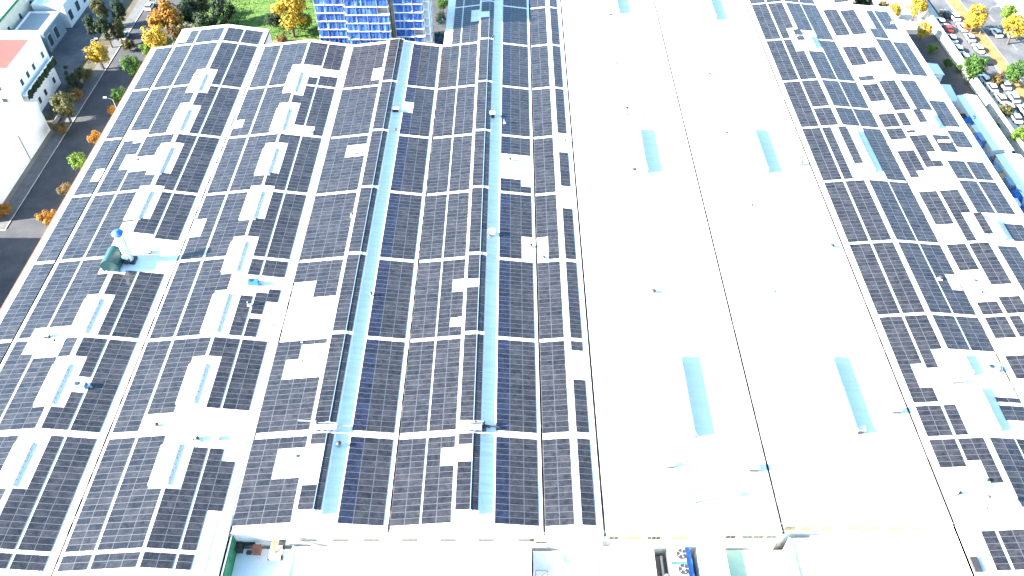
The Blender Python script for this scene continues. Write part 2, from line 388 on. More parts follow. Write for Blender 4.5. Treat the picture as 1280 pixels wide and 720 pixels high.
# ridge monitors with panels on them (gables A and B)
MON = {}
def ridge_monitor(key, xl, xp, xr, segs):
    g = G[key]; zt = g['zr'] + .78
    zl_, zp_, zr_ = zt - .06, zt + .09, zt - .16
    MON[key] = ((xl, zl_, (zp_ - zl_) / (xp - xl)), (xp, zp_, (zr_ - zp_) / (xr - xp)))
    for (y0, y1) in segs:
        mb = MB()
        mb.sheet([(xl - .12, zl_ - .01), (xp, zp_), (xr + .1, zr_ - .03)], y0, y1, .06)
        bl, br = z_on(xl, SL(key, 'l')), z_on(xr, SL(key, 'r'))
        mb.box(xl, xl + .06, y0 + .1, y1 - .1, bl + .02, zl_ - .07); mb.box(xr - .06, xr, y0 + .1, y1 - .1, br + .02, zr_ - .08)
        for yy in (y0 + .1, y1 - .16):
            p = [(xl + .06, bl), (xp, g['zr']), (xr - .06, br), (xr - .06, zr_ - .08), (xp, zp_ - .07), (xl + .06, zl_ - .07)]
            mb.poly([(a, yy, b) for a, b in p]); mb.poly([(a, yy + .06, b) for a, b in reversed(p)])
        o = pbuild(mb, 'ridge_monitor', M['trim'], halls['left'])
        mb = MB(); mb.tube((xp, y0, zp_ + .12), (xp, y1, zp_ + .12), .05, 6)
        n = int((y1 - y0) / 3)
        for k in range(n + 1): mb.tube((xp, y0 + k * 3, zp_ - .02), (xp, y0 + k * 3, zp_ + .12), .03, 5)
        q = mb.build('safety_rail', M['steel'], o)
        # end louvre frame
ridge_monitor('A', -29.45, -27.12, -26.1, ((56.4, 69.4), (70.9, 181.9)))
ridge_monitor('B', -7.85, -5.72, -4.68, ((56.4, 69.4), (70.9, 213.5)))

# arched skylights
def arch_mesh(wid, length, h, curb_h, am='arch', rm='rib'):
    n = 10; a = MB(); hw = wid / 2
    pr = [(-hw + wid * k / n, curb_h + h * math.sin(math.pi * k / n) ** .8) for k in range(n + 1)]
    pr = [(-hw * math.cos(math.pi * k / n), curb_h + h * math.sin(math.pi * k / n)) for k in range(n + 1)]
    a.sheet(pr, 0, length, .03, M[am])
    for y in (0.01, length - .05): a.poly([(x, y, z) for x, z in pr], M[am])
    rb = a; k = 0
    nr = max(3, round(length / 1.05))
    for k in range(nr + 1):
        y = length * k / nr
        p2 = [(x * 1.02, curb_h + (z - curb_h) * 1.03 + .015) for x, z in pr]
        rb.sheet(p2, y - .045, y + .045, .03, M[rm])
    c = MB()
    c.box(-hw - .08, hw + .08, -.08, 0, -.5, curb_h + .02); c.box(-hw - .08, hw + .08, length, length + .08, -.5, curb_h + .02)
    c.box(-hw - .08, -hw, 0, length, -.5, curb_h + .02); c.box(hw, hw + .08, 0, length, -.5, curb_h + .02)
    return a.mesh('skylight'), c.mesh('curb', M['curb'])
acache = {}
def skylight(root, x, y0, y1, zbase, wid=3.0, h=.42, curb=.12):
    ln = round(abs(y1 - y0) * 2) / 2; key = (wid, ln, h, curb)
    if key not in acache: acache[key] = arch_mesh(wid, ln, h, curb, *(('trim', 'trim') if wid > 3.5 else ()))
    a, c = acache[key]
    o = bpy.data.objects.new('skylight', a); C.objects.link(o); o.parent = root
    o.location = Vector((x, min(y0, y1), zbase)) - root.location
    for nm, me in (('curb', c),):
        q = bpy.data.objects.new(nm, me); C.objects.link(q); q.parent = o
def yof(v, z): return P(U0, v, z).y
for key, vs in (('L0', ((88, 112), (133, 161), (181, 215), (235, 272), (369, 414), (452, 503), (549, 606))),
                ('L1', ((86, 113), (131, 161), (182, 216), (236, 272), (299, 337), (364, 413), (450, 502), (551, 604)))):
    for v0, v1 in vs:
        g = G[key]; skylight(halls['left'], g['xm'] - .85, yof(v0, g['zr'] + 1), yof(v1, g['zr'] + .5), g['zr'] - .12)
for key, vs in (('D', ((-20, 14), (158, 213), (446, 543))), ('E', ((-20, 22), (158, 213), (446, 540)))):
    for v0, v1 in vs:
        g = G[key]; skylight(halls['mid'], g['xm'] + .1, yof(v0, g['zr'] + 1), yof(v1, g['zr'] + .5), g['zr'] - .05, 4.0, 1.0, 1.1)
for v0, v1 in ((43, 58), (161, 213), (443, 467), (483, 537)):
    skylight(halls['right'], 71.75, yof(v0, 11.5), yof(v1, 11), 10.65, 1.7, .6, .75)
for v0, v1 in ((141, 159), (273, 298)):
    skylight(halls['right'], 89.7, yof(v0, 11.5), yof(v1, 11), 10.7, 1.7, .6, .75)

# ------------------------------------------------------------------ solar arrays
GAP = 1.0
def bays(cross, gap=GAP):
    return [(a + gap / 2, b - gap / 2) for a, b in zip(cross, cross[1:])]
cl = [69.96 + 18.65 * k for k in range(0, 9)]
left_main = [(a + .5, b - .5) for a, b in zip(cl, cl[1:])]      # eight bays, then beyond
left_main[0] = (cl[0] + .7, cl[1] - .5)
front14 = [(55.55, 69.25)]
front18 = [(49.0, 50.85), (51.7, 69.25)]
cr = [75.8, 94.07, 112.0, 130.0, 148.1, 166.2, 184.5, 202.7, 221]
right_b = [(49.1, 57.3), (58.1, 69.2), (70.1, 75.3)] + [(a + .45, b - .45) for a, b in zip(cr, cr[1:])]

ARR = []   # (desc, tone, [cells])
pcache = {}
def panel_meshes(pw, pd, m='pv'):
    key = (round(pw, 2), round(pd, 2), m)
    if key not in pcache:
        w2, d2 = key[0] / 2, key[1] / 2; mb = MB(); fr = .028
        mb.box(-w2, w2, -d2, d2, -.035, -.002, M['frame'])
        o_ = [(-w2, -d2, .0), (w2, -d2, 0), (w2, d2, 0), (-w2, d2, 0)]
        i_ = [(-w2 + fr, -d2 + fr, 0), (w2 - fr, -d2 + fr, 0), (w2 - fr, d2 - fr, 0), (-w2 + fr, d2 - fr, 0)]
        for k in range(4):
            j = (k + 1) % 4; mb.poly([o_[k], o_[j], i_[j], i_[k]], M['frame'])
        mb.poly(i_, M[m])
        pcache[key] = mb.mesh('solar_panel')
    return pcache[key]
ORD = ['front', 'second', 'third', 'fourth', 'fifth', 'sixth', 'seventh', 'eighth', 'ninth', 'tenth', 'eleventh', 'twelfth', 'thirteenth']
used = {}
NP = 0
def arrays(desc, tone, sl_, t0, t1, nc, blist, absent=None, present=None, rowpitch=.98, lift=.07, navy=(), yclip=(0, 999)):  # navy: columns that take pv_shade, the glass with shade put into its colour
    """one strip of module columns down a slope; absent/present: {col or '*': [(v_top, v_bottom)...]} measured gaps"""
    global NP
    xa, xb = x_on(t0, sl_) - .1, x_on(t1, sl_) + .1
    blist = [(a - .16, b + .16) for a, b in blist]
    ang = math.atan(sl_[2]); cw = (xb - xa) / nc / math.cos(ang)
    for bi, (y0, y1) in enumerate(blist):
        n = max(1, round((y1 - y0) / rowpitch)); pd = (y1 - y0) / n
        cells = set()
        for c in range(nc):
            xc = xa + (xb - xa) * (c + .5) / nc; zc = z_on(xc, sl_)
            for r in range(n):
                yc = y0 + (r + .5) * pd
                if not (yclip[0] <= yc <= yclip[1]): continue
                v = row_of((xa + xb) / 2, yc, z_on((xa + xb) / 2, sl_))
                if v < -28: continue
                if present is not None: ok = any(a <= v <= b for a, b in present.get(c, []) + present.get('*', []))
                else: ok = not any(a <= v <= b for a, b in (absent or {}).get(c, []) + (absent or {}).get('*', []))
                if ok: cells.add((c, r))
        comps = []
        while cells:
            st = [cells.pop()]; comp = []
            while st:
                c, r = st.pop(); comp.append((c, r))
                for q in ((c + 1, r), (c - 1, r), (c, r + 1), (c, r - 1)):
                    if q in cells: cells.remove(q); st.append(q)
            comps.append(sorted(comp))
        comps.sort(key=lambda k: min(r for c, r in k))
        for ci, comp in enumerate(comps):
            cs = [c for c, r in comp]; rs = [r for c, r in comp]; W_, D_ = max(cs) - min(cs) + 1, max(rs) - min(rs) + 1
            shape = '%dx%d' % (W_, D_)
            if len(comp) < W_ * D_: shape = 'notched ' + shape
            piece = '' if len(comps) == 1 else (', nearest piece' if ci == 0 else ', farthest piece' if ci == len(comps) - 1 else ', middle piece')
            lab = '%s %s solar array, %s, %s bay%s' % (tone, shape, desc, ORD[bi], piece)
            if lab in used: used[lab] += 1; lab = lab + (' left' if min(cs) == 0 else ' right')
            used[lab] = 1
            cx, cy = xa, y0
            root = thing('solar_array', lab, 'solar array', (cx, cy, z_on(cx, sl_) + lift), 0, 'solar arrays on the factory roofs')
            root.rotation_euler = (0, -ang, 0)
            me = panel_meshes(cw - .04, pd - .012); men = panel_meshes(cw - .04, pd - .012, 'pv_shade') if navy else me
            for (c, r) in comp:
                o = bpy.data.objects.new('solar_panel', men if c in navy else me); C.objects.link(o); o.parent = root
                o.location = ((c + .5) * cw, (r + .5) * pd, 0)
                o.rotation_euler = (random.gauss(0, .004), random.gauss(0, .004), 0); NP += 1
            if lift > .5:
                mb = MB()
                x0_, x1_ = min(cs) * cw, (max(cs) + 1) * cw; ya, yb = min(rs) * pd, (max(rs) + 1) * pd
                y = ya + .3
                while y < yb:
                    for x in (x0_ + .15, x1_ - .15): mb.box(x - .03, x + .03, y - .03, y + .03, -lift, -.04)
                    y += 2
                mb.box(x0_, x1_, ya, ya + .05, -.09, -.04); mb.box(x0_, x1_, yb - .05, yb, -.09, -.04)
                mb.build('rack', M['rail'], root)
            else:
                mb = MB()
                for c in sorted(set(cs)):
                    rr = [r for cc, r in comp if cc == c]
                    for fx in (.25, .75):
                        mb.box((c + fx) * cw - .02, (c + fx) * cw + .02, min(rr) * pd - .06, (max(rr) + 1) * pd + .06, -lift + .01, -.04)
                mb.build('rail', M['rail'], root)
A = arrays
LM = left_main
top0 = [(182.45, 188.3)]
# street-side half gable
A('strip along the street', 'pale grey', SL_LL, -.5665, -.5445, 2, front18 + LM[:6], absent={1: [(211, 229)]}, yclip=(46, 181.5))
# first gable
s = SL('L0', 'l')
A('first gable left slope outer columns', 'grey', s, -.5379, -.514, 2, front18 + LM[:6] + top0,
  absent={'*': [(164, 177)], 1: [(177, 180), (193, 213), (412, 446)], 0: [(-20, 54)]})
A('first gable left slope inner columns', 'pale grey', s, -.5105, -.4745, 3, front18 + LM[:6] + top0,
  absent={0: [(194, 213), (409, 444)], 1: [(194, 213), (409, 444)], 2: [(88, 118), (129, 170), (180, 218), (233, 273), (281, 342.5), (369, 423), (446, 511), (546, 611)]})
s = SL('L0', 'r')
A('first gable right slope inner columns', 'dark blue', s, -.467, -.4415, 2, front18 + LM[:6] + top0,
  absent={0: [(88, 118), (133, 169), (180, 218), (234, 275), (294, 343), (369, 422), (446, 511.5), (546, 612)], 1: [(294, 339.5), (473, 492)]})
A('first gable right slope outer columns', 'dark', s, -.4375, -.4085, 2, front18 + LM[:6] + top0, absent={'*': [(302, 341)]})
# second gable
s = SL('L1', 'l')
A('second gable left slope outer columns', 'grey', s, -.395, -.371, 2, front18 + LM[:6], absent={0: [(148, 161), (274, 295)]})
A('second gable left slope inner columns', 'grey', s, -.3672, -.3288, 3, front18 + LM[:6],
  absent={'*': [(518, 545)], 2: [(82, 118), (129, 169), (180, 217), (233, 274), (296, 342.5), (362, 422), (446, 547), (546, 611)]})
s = SL('L1', 'r')
A('second gable right slope inner columns', 'dark blue', s, -.3245, -.2968, 2, front18 + LM[:6],
  absent={'*': [(83, 96), (157.5, 169), (512, 560)], 0: [(96, 119), (130, 169), (179, 217), (233, 274), (297, 422), (446, 612)], 1: [(345, 367)]})
A('second gable right slope outer columns', 'dark', s, -.2932, -.2666, 2, front18 + LM[:6],
  absent={'*': [(87, 97), (514, 561)], 0: [(160, 171), (346, 368.5), (394.5, 400.5)], 1: [(345, 360), (378, 425), (540, 577), (640, 720)]})
# third gable
A('third gable left slope', 'grey', SL('A', 'l'), -.2535, -.202, 4, front14 + LM[:6],
  absent={0: [(352, 426)], 1: [(352, 426), (449, 473)], 2: [(182, 198), (370, 425), (434, 473), (562, 603)], 3: [(86, 102), (182, 198), (370, 425), (434, 473), (562, 603)]})
mon_b = [(56.9, 69.0)] + [(LM[0][0] + .6, LM[0][1])] + LM[1:6]
A('third gable ridge top', 'grey', MON['A'][0], -.1972, -.1836, 1, mon_b, absent={'*': [(554, 610)]}, lift=.07)
A('third gable ridge shaded side', 'dark', MON['A'][1], -.1822, -.1762, 1, mon_b, rowpitch=1.96, lift=.07)
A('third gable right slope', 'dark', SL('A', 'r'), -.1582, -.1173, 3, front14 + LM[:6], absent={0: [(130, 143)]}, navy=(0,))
# fourth gable
s = SL('B', 'l')
LB = front14 + LM[:6] + [LM[6], LM[7]]
A('fourth gable left slope outer columns', 'grey', s, -.1103, -.0851, 2, LB, absent={0: [(-40, 57)]})
A('fourth gable left slope inner columns', 'grey', s, -.0822, -.0565, 2, LB, absent={1: [(14, 28), (349, 368), (400, 407), (557, 585)]})
A('fourth gable ridge top', 'grey', MON['B'][0], -.0522, -.0394, 1, mon_b + [LM[6], LM[7]], absent={'*': [(14, 21), (346, 358), (553, 577)]}, lift=.07)
A('fourth gable ridge shaded side', 'dark', MON['B'][1], -.0377, -.0318, 1, mon_b + [LM[6], LM[7]], rowpitch=1.96, lift=.07)
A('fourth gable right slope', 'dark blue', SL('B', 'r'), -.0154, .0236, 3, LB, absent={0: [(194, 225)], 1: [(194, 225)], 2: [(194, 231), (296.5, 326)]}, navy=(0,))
# narrow fifth gable
A('narrow fifth gable left slope', 'grey', SL('C', 'l'), .0305, .0556, 2, LB, absent={0: [(296, 328)]})
A('narrow fifth gable right slope', 'dark', SL('C', 'r'), .0638, .0754, 1, LB, absent={0: [(168.5, 192), (231, 261), (441, 472.5)]})
# right hall
s = SL('F', 'l'); RB = right_b
RS = [q for q in right_b if not (150 < (q[0] + q[1]) / 2 < 160)] + [(148.55, 154.8), (155.7, 165.75)]; RS.sort()
A('right hall near slope outer columns', 'grey', s, .409, .4338, 2, RB, rowpitch=.95, absent={0: [(582, 740)], 1: [(458, 484), (582, 661)]})
A('right hall near slope inner columns', 'grey', s, .4376, .4623, 2, RS, rowpitch=.95,
  absent={0: [(457, 506), (578, 659)], 1: [(36, 64), (159, 225), (438, 546), (607, 659)]})
A('rack beside right hall ridge skylight', 'raised grey', s, .4578, .469, 1, RB, rowpitch=.95, lift=.75, present={0: [(39, 53), (161, 207)]})
s = SL('F', 'r')
A('right hall far slope inner columns', 'blue', s, .4695, .492, 2, RS, rowpitch=.95, absent={'*': [(37, 63), (159, 226), (437, 548), (634, 740)]})
A('right hall far slope outer columns', 'blue', s, .4945, .5174, 2, RS, rowpitch=.95, absent={'*': [(441, 498), (529, 543)], 1: [(343, 363)]})
s = SL('G', 'l')
A('last gable near slope outer columns', 'grey', s, .5266, .5494, 2, RB, rowpitch=.95,
  present={'*': [(13, 44), (57.5, 81), (95.5, 101), (104, 127), (141, 159), (161, 175), (189, 214), (240, 280.5), (306, 338), (378, 393), (397, 423), (442, 475)], 0: [(214, 222)]})
A('last gable near slope inner columns', 'grey', s, .5545, .5784, 2, RB, rowpitch=.95,
  present={'*': [(-10, 5), (12, 42), (58, 76), (102, 137), (170, 190), (239, 265), (304, 354), (369, 389)], 0: [(140, 158), (161, 167), (190, 208), (265, 300), (394, 420)], 1: [(201, 208)]})
A('rack beside last gable ridge skylight', 'raised grey', s, .5772, .5875, 1, RB, rowpitch=.95, lift=.75, present={0: [(140, 158), (270, 295)]})
s = SL('G', 'r')
A('last gable far slope inner columns', 'light blue', s, .5875, .6088, 2, RB, rowpitch=.95,
  present={1: [(13, 93), (101, 137), (169, 191), (201, 224), (226, 266), (306, 372)], 0: [(36, 93), (101, 137), (169, 191), (201, 224), (226, 266), (306, 372)]})
A('last gable far slope outer columns', 'light blue', s, .612, .6332, 2, RB, rowpitch=.95,
  present={'*': [(15, 37), (54, 96), (125, 141), (142, 160), (163, 183), (204, 227), (228, 269), (280, 301)]})
print('panels', NP, 'arrays', len(used), 'maxwords', max(len(k.split()) for k in used))

# ------------------------------------------------------------------ small things on the roofs
def roofz(x, y):
    if x < XLL: return ZV - (XLL - x) * .125
    for k, g in G.items():
        if g['xl'] <= x <= g['xr']:
            return ZV + (x - g['xl']) * g['m'] if x < g['xm'] else g['zr'] - (x - g['xm']) * g['mr']
    return ZV
def on_roof(u, v):
    z = 11.0
    for _ in range(5):
        p = P(u, v, z); z = roofz(p.x, p.y)
    p.z = z; return p
def hall_of(x): return halls['left'] if x < XG1 else halls['mid'] if x < XG3 else halls['right']

def vent_stack(p, h=1.1, r=.22):
    mb = MB(); x, y, z = p
    mb.box(x - r * 1.8, x + r * 1.8, y - r * 1.8, y + r * 1.8, z - .15, z + .12, M['curb'])
    mb.tube((x, y, z), (x, y, z + h), r, 10, M['grey']); mb.tube((x, y, z + h + .05), (x, y, z + h + .28), r * 1.9, 10, M['dark'], r * .5)
    for k in range(3):
        a = k * 2.09; mb.tube((x + r * math.cos(a), y + r * math.sin(a), z + h - .1), (x + r * math.cos(a), y + r * math.sin(a), z + h + .1), .02, 4, M['dark'])
    pbuild(mb, 'roof_vent', None, hall_of(x))
def box_vent(p, sx=.9, sy=.7, h=.8, m='grey'):
    mb = MB(); x, y, z = p
    mb.box(x - sx / 2, x + sx / 2, y - sy / 2, y + sy / 2, z - .15, z + h, M[m])
    mb.box(x - sx / 2 - .12, x + sx / 2 + .12, y - sy / 2 - .12, y + sy / 2 + .12, z + h + .05, z + h + .12, M['trim'])
    for k in range(4): mb.box(x - sx / 2 - .02, x + sx / 2 + .02, y - sy / 2 - .03, y - sy / 2 - .005, z + .12 + k * .15, z + .18 + k * .15, M['dark'])
    pbuild(mb, 'roof_vent', None, hall_of(x))
def pole(p, h=2.8, r=.15, head=True):
    mb = MB(); x, y, z = p
    mb.box(x - .2, x + .2, y - .2, y + .2, z - .1, z + .06, M['grey'])
    mb.tube((x, y, z), (x, y, z + h), r, 8, M['grey'], r * .7)
    if head:
        mb.tube((x - .35, y, z + h * .93), (x + .35, y, z + h * .93), .06, 6, M['grey']); mb.box(x - .35, x + .35, y - .3, y + .3, z + h - .05, z + h + .25, M['grey'])
    pbuild(mb, 'pole', None, hall_of(x))
for (u, v) in ((724, 60), (716, 77), (771, 83), (887, 94), (908, 168), (940, 259), (817, 366), (968, 366), (1002, 206), (1040, 309), (792, 221), (763, 27), (783, 144), (1115, 29),
               (174, 203), (71, 430), (197, 533), (248, 551), (388, 385), (378, 428), (400, 446), (379, 452), (397, 405), (373, 360), (374, 374), (441, 271), (465, 370), (425, 558), (495, 164),
               (617, 49), (631, 154), (680, 323), (707, 178), (664, 309), (638, 201), (475, 97), (312, 352 + 30), (340, 393), (342, 407), (1175, 349), (1198, 617), (1235, 622), (1232, 580 + 22), (1218, 352), (1226, 367)):
    if (u, v) in ((792, 221), (763, 27), (783, 144)): vent_stack(on_roof(u, v), 1.9, .26)
    elif 335 < u < 410 and 350 < v < 460: vent_stack(on_roof(u, v), .25, .09)
    else: vent_stack(on_roof(u, v), random.uniform(.4, .9), random.uniform(.14, .24))
for u, v in ((870, 628), (731, 75), (1195, 619), (1231, 636)): pole(on_roof(u, v), 3.4)
for u, v, sx, sy, h, m in ((838, 584, .8, .5, 1.0, 'grey'), (941, 587, 1.3, .8, 1.0, 'grey'), (1119, 515, 1.2, .7, .9, 'grey'), (867, 544, .8, .5, .5, 'dark'), (1072, 540, 1.6, .6, .9, 'grey'), (1001, 206, .9, .5, .5, 'grey'),
                         (1197, 478, 1.6, .5, .6, 'dark'), (1161, 155, .8, .5, .5, 'dark'), (186, 316, .9, .7, .35, 'dark'), (495, 139, 1.2, .7, .7, 'dark'), (616, 294, .9, .9, 1.1, 'trim'), (616, 146, .9, .9, 1.0, 'dark'),
                         (590, 351, .8, .5, .6, 'grey'), (577, 401, .7, .5, .5, 'dark'), (447, 192, 1.3, .5, .5, 'grey'), (245, 549, .7, .5, .7, 'dark'), (271, 549, .9, .5, .4, 'steel'), (60, 422, .8, .6, .7, 'dark'), (48, 432, 2.4, .7, .18, 'grey'),
                         (384, 165, 1.5, .5, .2, 'grey'), (405, 91, 1.2, .4, .25, 'grey'), (571, 573, .5, .5, .5, 'orange'), (1008, 58, 2.4, .5, .3, 'wood'), (1180, 178, 2.4, .5, .3, 'wood'), (1241, 299, 3.0, .5, .3, 'ochre')):
    box_vent(on_roof(u, v), sx, sy, h, m)
# cables and conduits lying on the sheets
def cable(pts, r=.035, m='grey', name='cable'):
    mb = MB(); q = [on_roof(u, v) + Vector((0, 0, .06)) for u, v in pts]
    for a, b in zip(q, q[1:]): mb.tube(a, b, r, 5, M[m])
    pbuild(mb, name, None, hall_of(q[0].x))
cable([(770, 108), (766, 122), (766, 140)], .03); cable([(760, 40), (762, 68)], .03); cable([(884, 105), (886, 125), (892, 150)], .03)
cable([(855, 545), (862, 600), (869, 642)], .05); cable([(1055, 545), (1072, 600), (1088, 642)], .05); cable([(903, 180), (906, 225)], .02)
cable([(962, 265), (985, 320), (1003, 378), (1022, 440)], .025); cable([(1210, 590), (1228, 620), (1240, 650)], .03); cable([(1130, 520), (1137, 545)], .06)
cable([(272, 650), (255, 718)], .04); cable([(310, 548), (284, 675), (273, 716)], .04)
for u, v in ((402, 536), (599, 536), (610, 536)):
    p = on_roof(u, v); mb = MB()
    mb.tube(p + Vector((-.5, .3, .1)), p + Vector((-.5, .3, 1.5)), .16, 8, M['dark']); mb.tube(p + Vector((-.5, .3, 1.5)), p + Vector((-3.2, .3, 1.7)), .12, 8, M['grey'])
    mb.tube(p + Vector((-.5, .3, .5)), p + Vector((1.8, .1, .25)), .13, 8, M['dark']); mb.box(p.x - .9, p.x - .2, p.y - .5, p.y + .2, p.z - .1, p.z + .8, M['dark'])
    pbuild(mb, 'pipework', None, halls['left'])
for (x0, x1, z) in ((-29.6, -25.9, 12.35), (-8.0, -4.5, 12.35)):
    mb = MB()
    for y in (69.55, 70.75):
        mb.tube((x0, y, z + .15), (x1, y, z + .15), .05, 6)
        for k in range(5): mb.tube((x0 + (x1 - x0) * k / 4, y, z - .9), (x0 + (x1 - x0) * k / 4, y, z + .15), .04, 6)
    mb.box(x0, x1, 69.6, 70.7, z - .25, z - .17); pbuild(mb, 'walkway', M['grey'], halls['left'])
# big upright ventilation stack with its cowl, hopper beside it
b = on_roof(163, 326)
t = thing('exhaust_stack', 'tall white exhaust stack with blue cowl standing between skylights on first gable', 'chimney', b)
mb = MB(); mb.tube((0, 0, -.3), (0, 0, 6.2), .72, 20); mb.tube((0, 0, 2.0), (0, 0, 2.12), .8, 20); mb.tube((0, 0, 4.2), (0, 0, 4.32), .8, 20); mb.build('pipe', M['trim'], t)
mb = MB(); mb.tube((0, 0, 6.2), (0, 0, 6.7), .72, 20, None, 1.05); mb.tube((0, 0, 6.7), (0, 0, 7.3), 1.05, 20, None, .35); mb.build('cowl', M['blue'], t)
mb = MB(); mb.box(-1.1, 1.1, -.9, .9, -.3, .35); mb.tube((0, -.7, .8), (0, -1.3, .8), .5, 14); mb.build('base', M['dark'], t)
mb = MB()
for k in range(12): mb.tube((.75, -.25, .6 + k * .45), (.75, .25, .6 + k * .45), .025, 5)
for yy in (-.25, .25): mb.tube((.76, yy, .3), (.76, yy, 6), .03, 5)
mb.build('ladder', M['grey'], t)
b = on_roof(143, 334)
t = thing('dust_hopper', 'dark green sloping hopper beside the tall white exhaust stack', 'hopper', b)
mb = MB()
n = 10; pr = [(-1.5 + 3 * k / n, 1.7 + 1.1 * math.sin(math.pi * k / n)) for k in range(n + 1)]
mb.sheet(pr, -1.3, 2.6, .05)
for y in (-1.29, 2.59): mb.poly([(-1.5, y, .3)] + [(a, y, c) for a, c in pr] + [(1.5, y, .3)])
mb.box(-1.5, -1.45, -1.28, 2.58, .3, 1.7); mb.box(1.45, 1.5, -1.28, 2.58, .3, 1.7); mb.build('casing', M['dgreen'], t)
for sx in (-1.3, 1.3):
    for sy in (-1.1, 2.4):
        mb = MB(); mb.box(sx - .07, sx + .07, sy - .07, sy + .07, -.3, .3); mb.build('leg', M['dark'], t)
mb = MB(); mb.tube((1.4, 1.2, 1.4), (2.4, 1.2, 1.0), .4, 12); mb.build('duct', M['trim'], t)
# blue equipment
def air_unit(p, lab, m='blue', s_=1.0):
    t = thing('air_unit', lab, 'air unit', p)
    mb = MB(); mb.box(-.9 * s_, .9 * s_, -.5 * s_, .5 * s_, .1, .9 * s_); mb.build('casing', M[m], t)
    mb = MB(); mb.tube((-.35 * s_, 0, .9 * s_), (-.35 * s_, 0, 1.0 * s_), .33 * s_, 14); mb.build('fan_grille', M['dark'], t)
    mb = MB(); mb.tube((.9 * s_, 0, .5), (1.5 * s_, 0, .45), .18 * s_, 10); mb.tube((1.5 * s_, 0, .45), (1.5 * s_, 0, -.2), .18 * s_, 10); mb.build('duct', M['steel'], t)
    for sx in (-.7, .7):
        mb = MB(); mb.box(sx * s_ - .05, sx * s_ + .05, -.45 * s_, .45 * s_, -.15, .1); mb.build('foot', M['dark'], t)
air_unit(on_roof(318, 355), 'blue air unit in the white gap of the second gable right slope')
air_unit(on_roof(102, 484), 'pale blue air unit beside a ribbed skylight on the first gable', 'steel')
air_unit(on_roof(1240, 458 + 4), 'grey blue air unit behind the last skylight of the right hall', 'steel')
air_unit(on_roof(376, 573), 'grey air unit in the white square near the front of the third gable', 'steel', .7)
# oval vent housing on the bare roof
b = on_roof(1026, 528)
t = thing('roof_fan', 'white roof fan with dark shaded side alone on the bare right roof', 'roof fan', b)
mb = MB(); mb.box(-.6, .6, -1.3, 1.3, -.2, .35); mb.build('base', M['trim'], t)
mb = MB(); mb.tube((0, -.1, .35), (0, -.1, 1.4), .8, 18, None, .7); mb.tube((0, -.1, 1.4), (0, -.1, 1.75), .95, 18, None, .3); mb.build('cowl', M['grey'], t)
mb = MB(); mb.box(-.3, .3, .8, 1.5, .35, 1.0); mb.build('motor_box', M['grey'], t)
mb = MB(); mb.tube((.1, -1.3, .1), (.5, -2.6, .02), .05, 6); mb.build('pipe', M['orange'], t)

# ------------------------------------------------------------------ low front buildings
def solid(name, x0, x1, y0, y1, z0, z1, m, root):
    mb = MB(); mb.box(x0, x1, y0, y1, z0, z1); return pbuild(mb, name, m, root)
an = thing('front_annex', 'low flat roofed white annex running along the front of the halls', 'building', (0, 50, 0))
FY = 54.15
def annex_block(x0, x1, y0, y1, z, m='trim', par=True, pz=.35):
    solid('wall', x0 + .01, x1 - .01, y0 + .01, y1 - .01, 0, z - .1, M['wall'], an)
    solid('roof', x0, x1, y0, y1, z - .095, z, M[m], an)
    if par:
        mb = MB(); mb.box(x0, x1, y0, y0 + .2, z + .003, z + pz); mb.box(x0, x0 + .2, y0 + .203, y1, z + .003, z + pz); mb.box(x1 - .2, x1, y0 + .203, y1, z + .003, z + pz)
        pbuild(mb, 'parapet', M['trim'], an)
annex_block(-30.5, 2.6, 20, FY, 6.6, 'trim')
annex_block(-38.3, -30.7, 20, FY, 5.9, 'trim', False)
annex_block(12.2, 19.6, 20, FY, 6.6, 'trim', False)
annex_block(25.7, 29.5, 20, FY, 6.7, 'trim', False)
annex_block(29.7, 38.5, 20, 54.4, 5.1, 'teal', False)
annex_block(38.7, 60.4, 20, 55.5, 6.5, 'roof', True)
# low shaded bay with steel lattice between the annexes
annex_block(2.9, 12.0, 51.3, FY, 5.3, 'curb', False)
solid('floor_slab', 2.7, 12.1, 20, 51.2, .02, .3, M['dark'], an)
mb = MB()
for k in range(6):
    x = 3.2 + k * 1.7
    mb.tube((x, 51.15, 5.6), (x, 49.8, 5.0), .06, 6); mb.tube((x, 49.8, 5.0), (x, 49.8, .3), .07, 6)
    if k < 5: mb.tube((x, 49.8, 5.0), (x + 1.7, 51.15, 5.6), .045, 5)
mb.tube((3.2, 49.8, 5.0), (11.7, 49.8, 5.0), .07, 6); mb.tube((3.2, 51.15, 5.6), (11.7, 51.15, 5.6), .07, 6)
pbuild(mb, 'canopy_frame', M['steel'], an)
mb = MB(); mb.box(5.4, 7.3, 52.2, 53.4, 5.3, 5.9); mb.box(5.5, 7.2, 52.3, 53.3, 5.903, 6.05); pbuild(mb, 'plant_box', M['steel'], an)
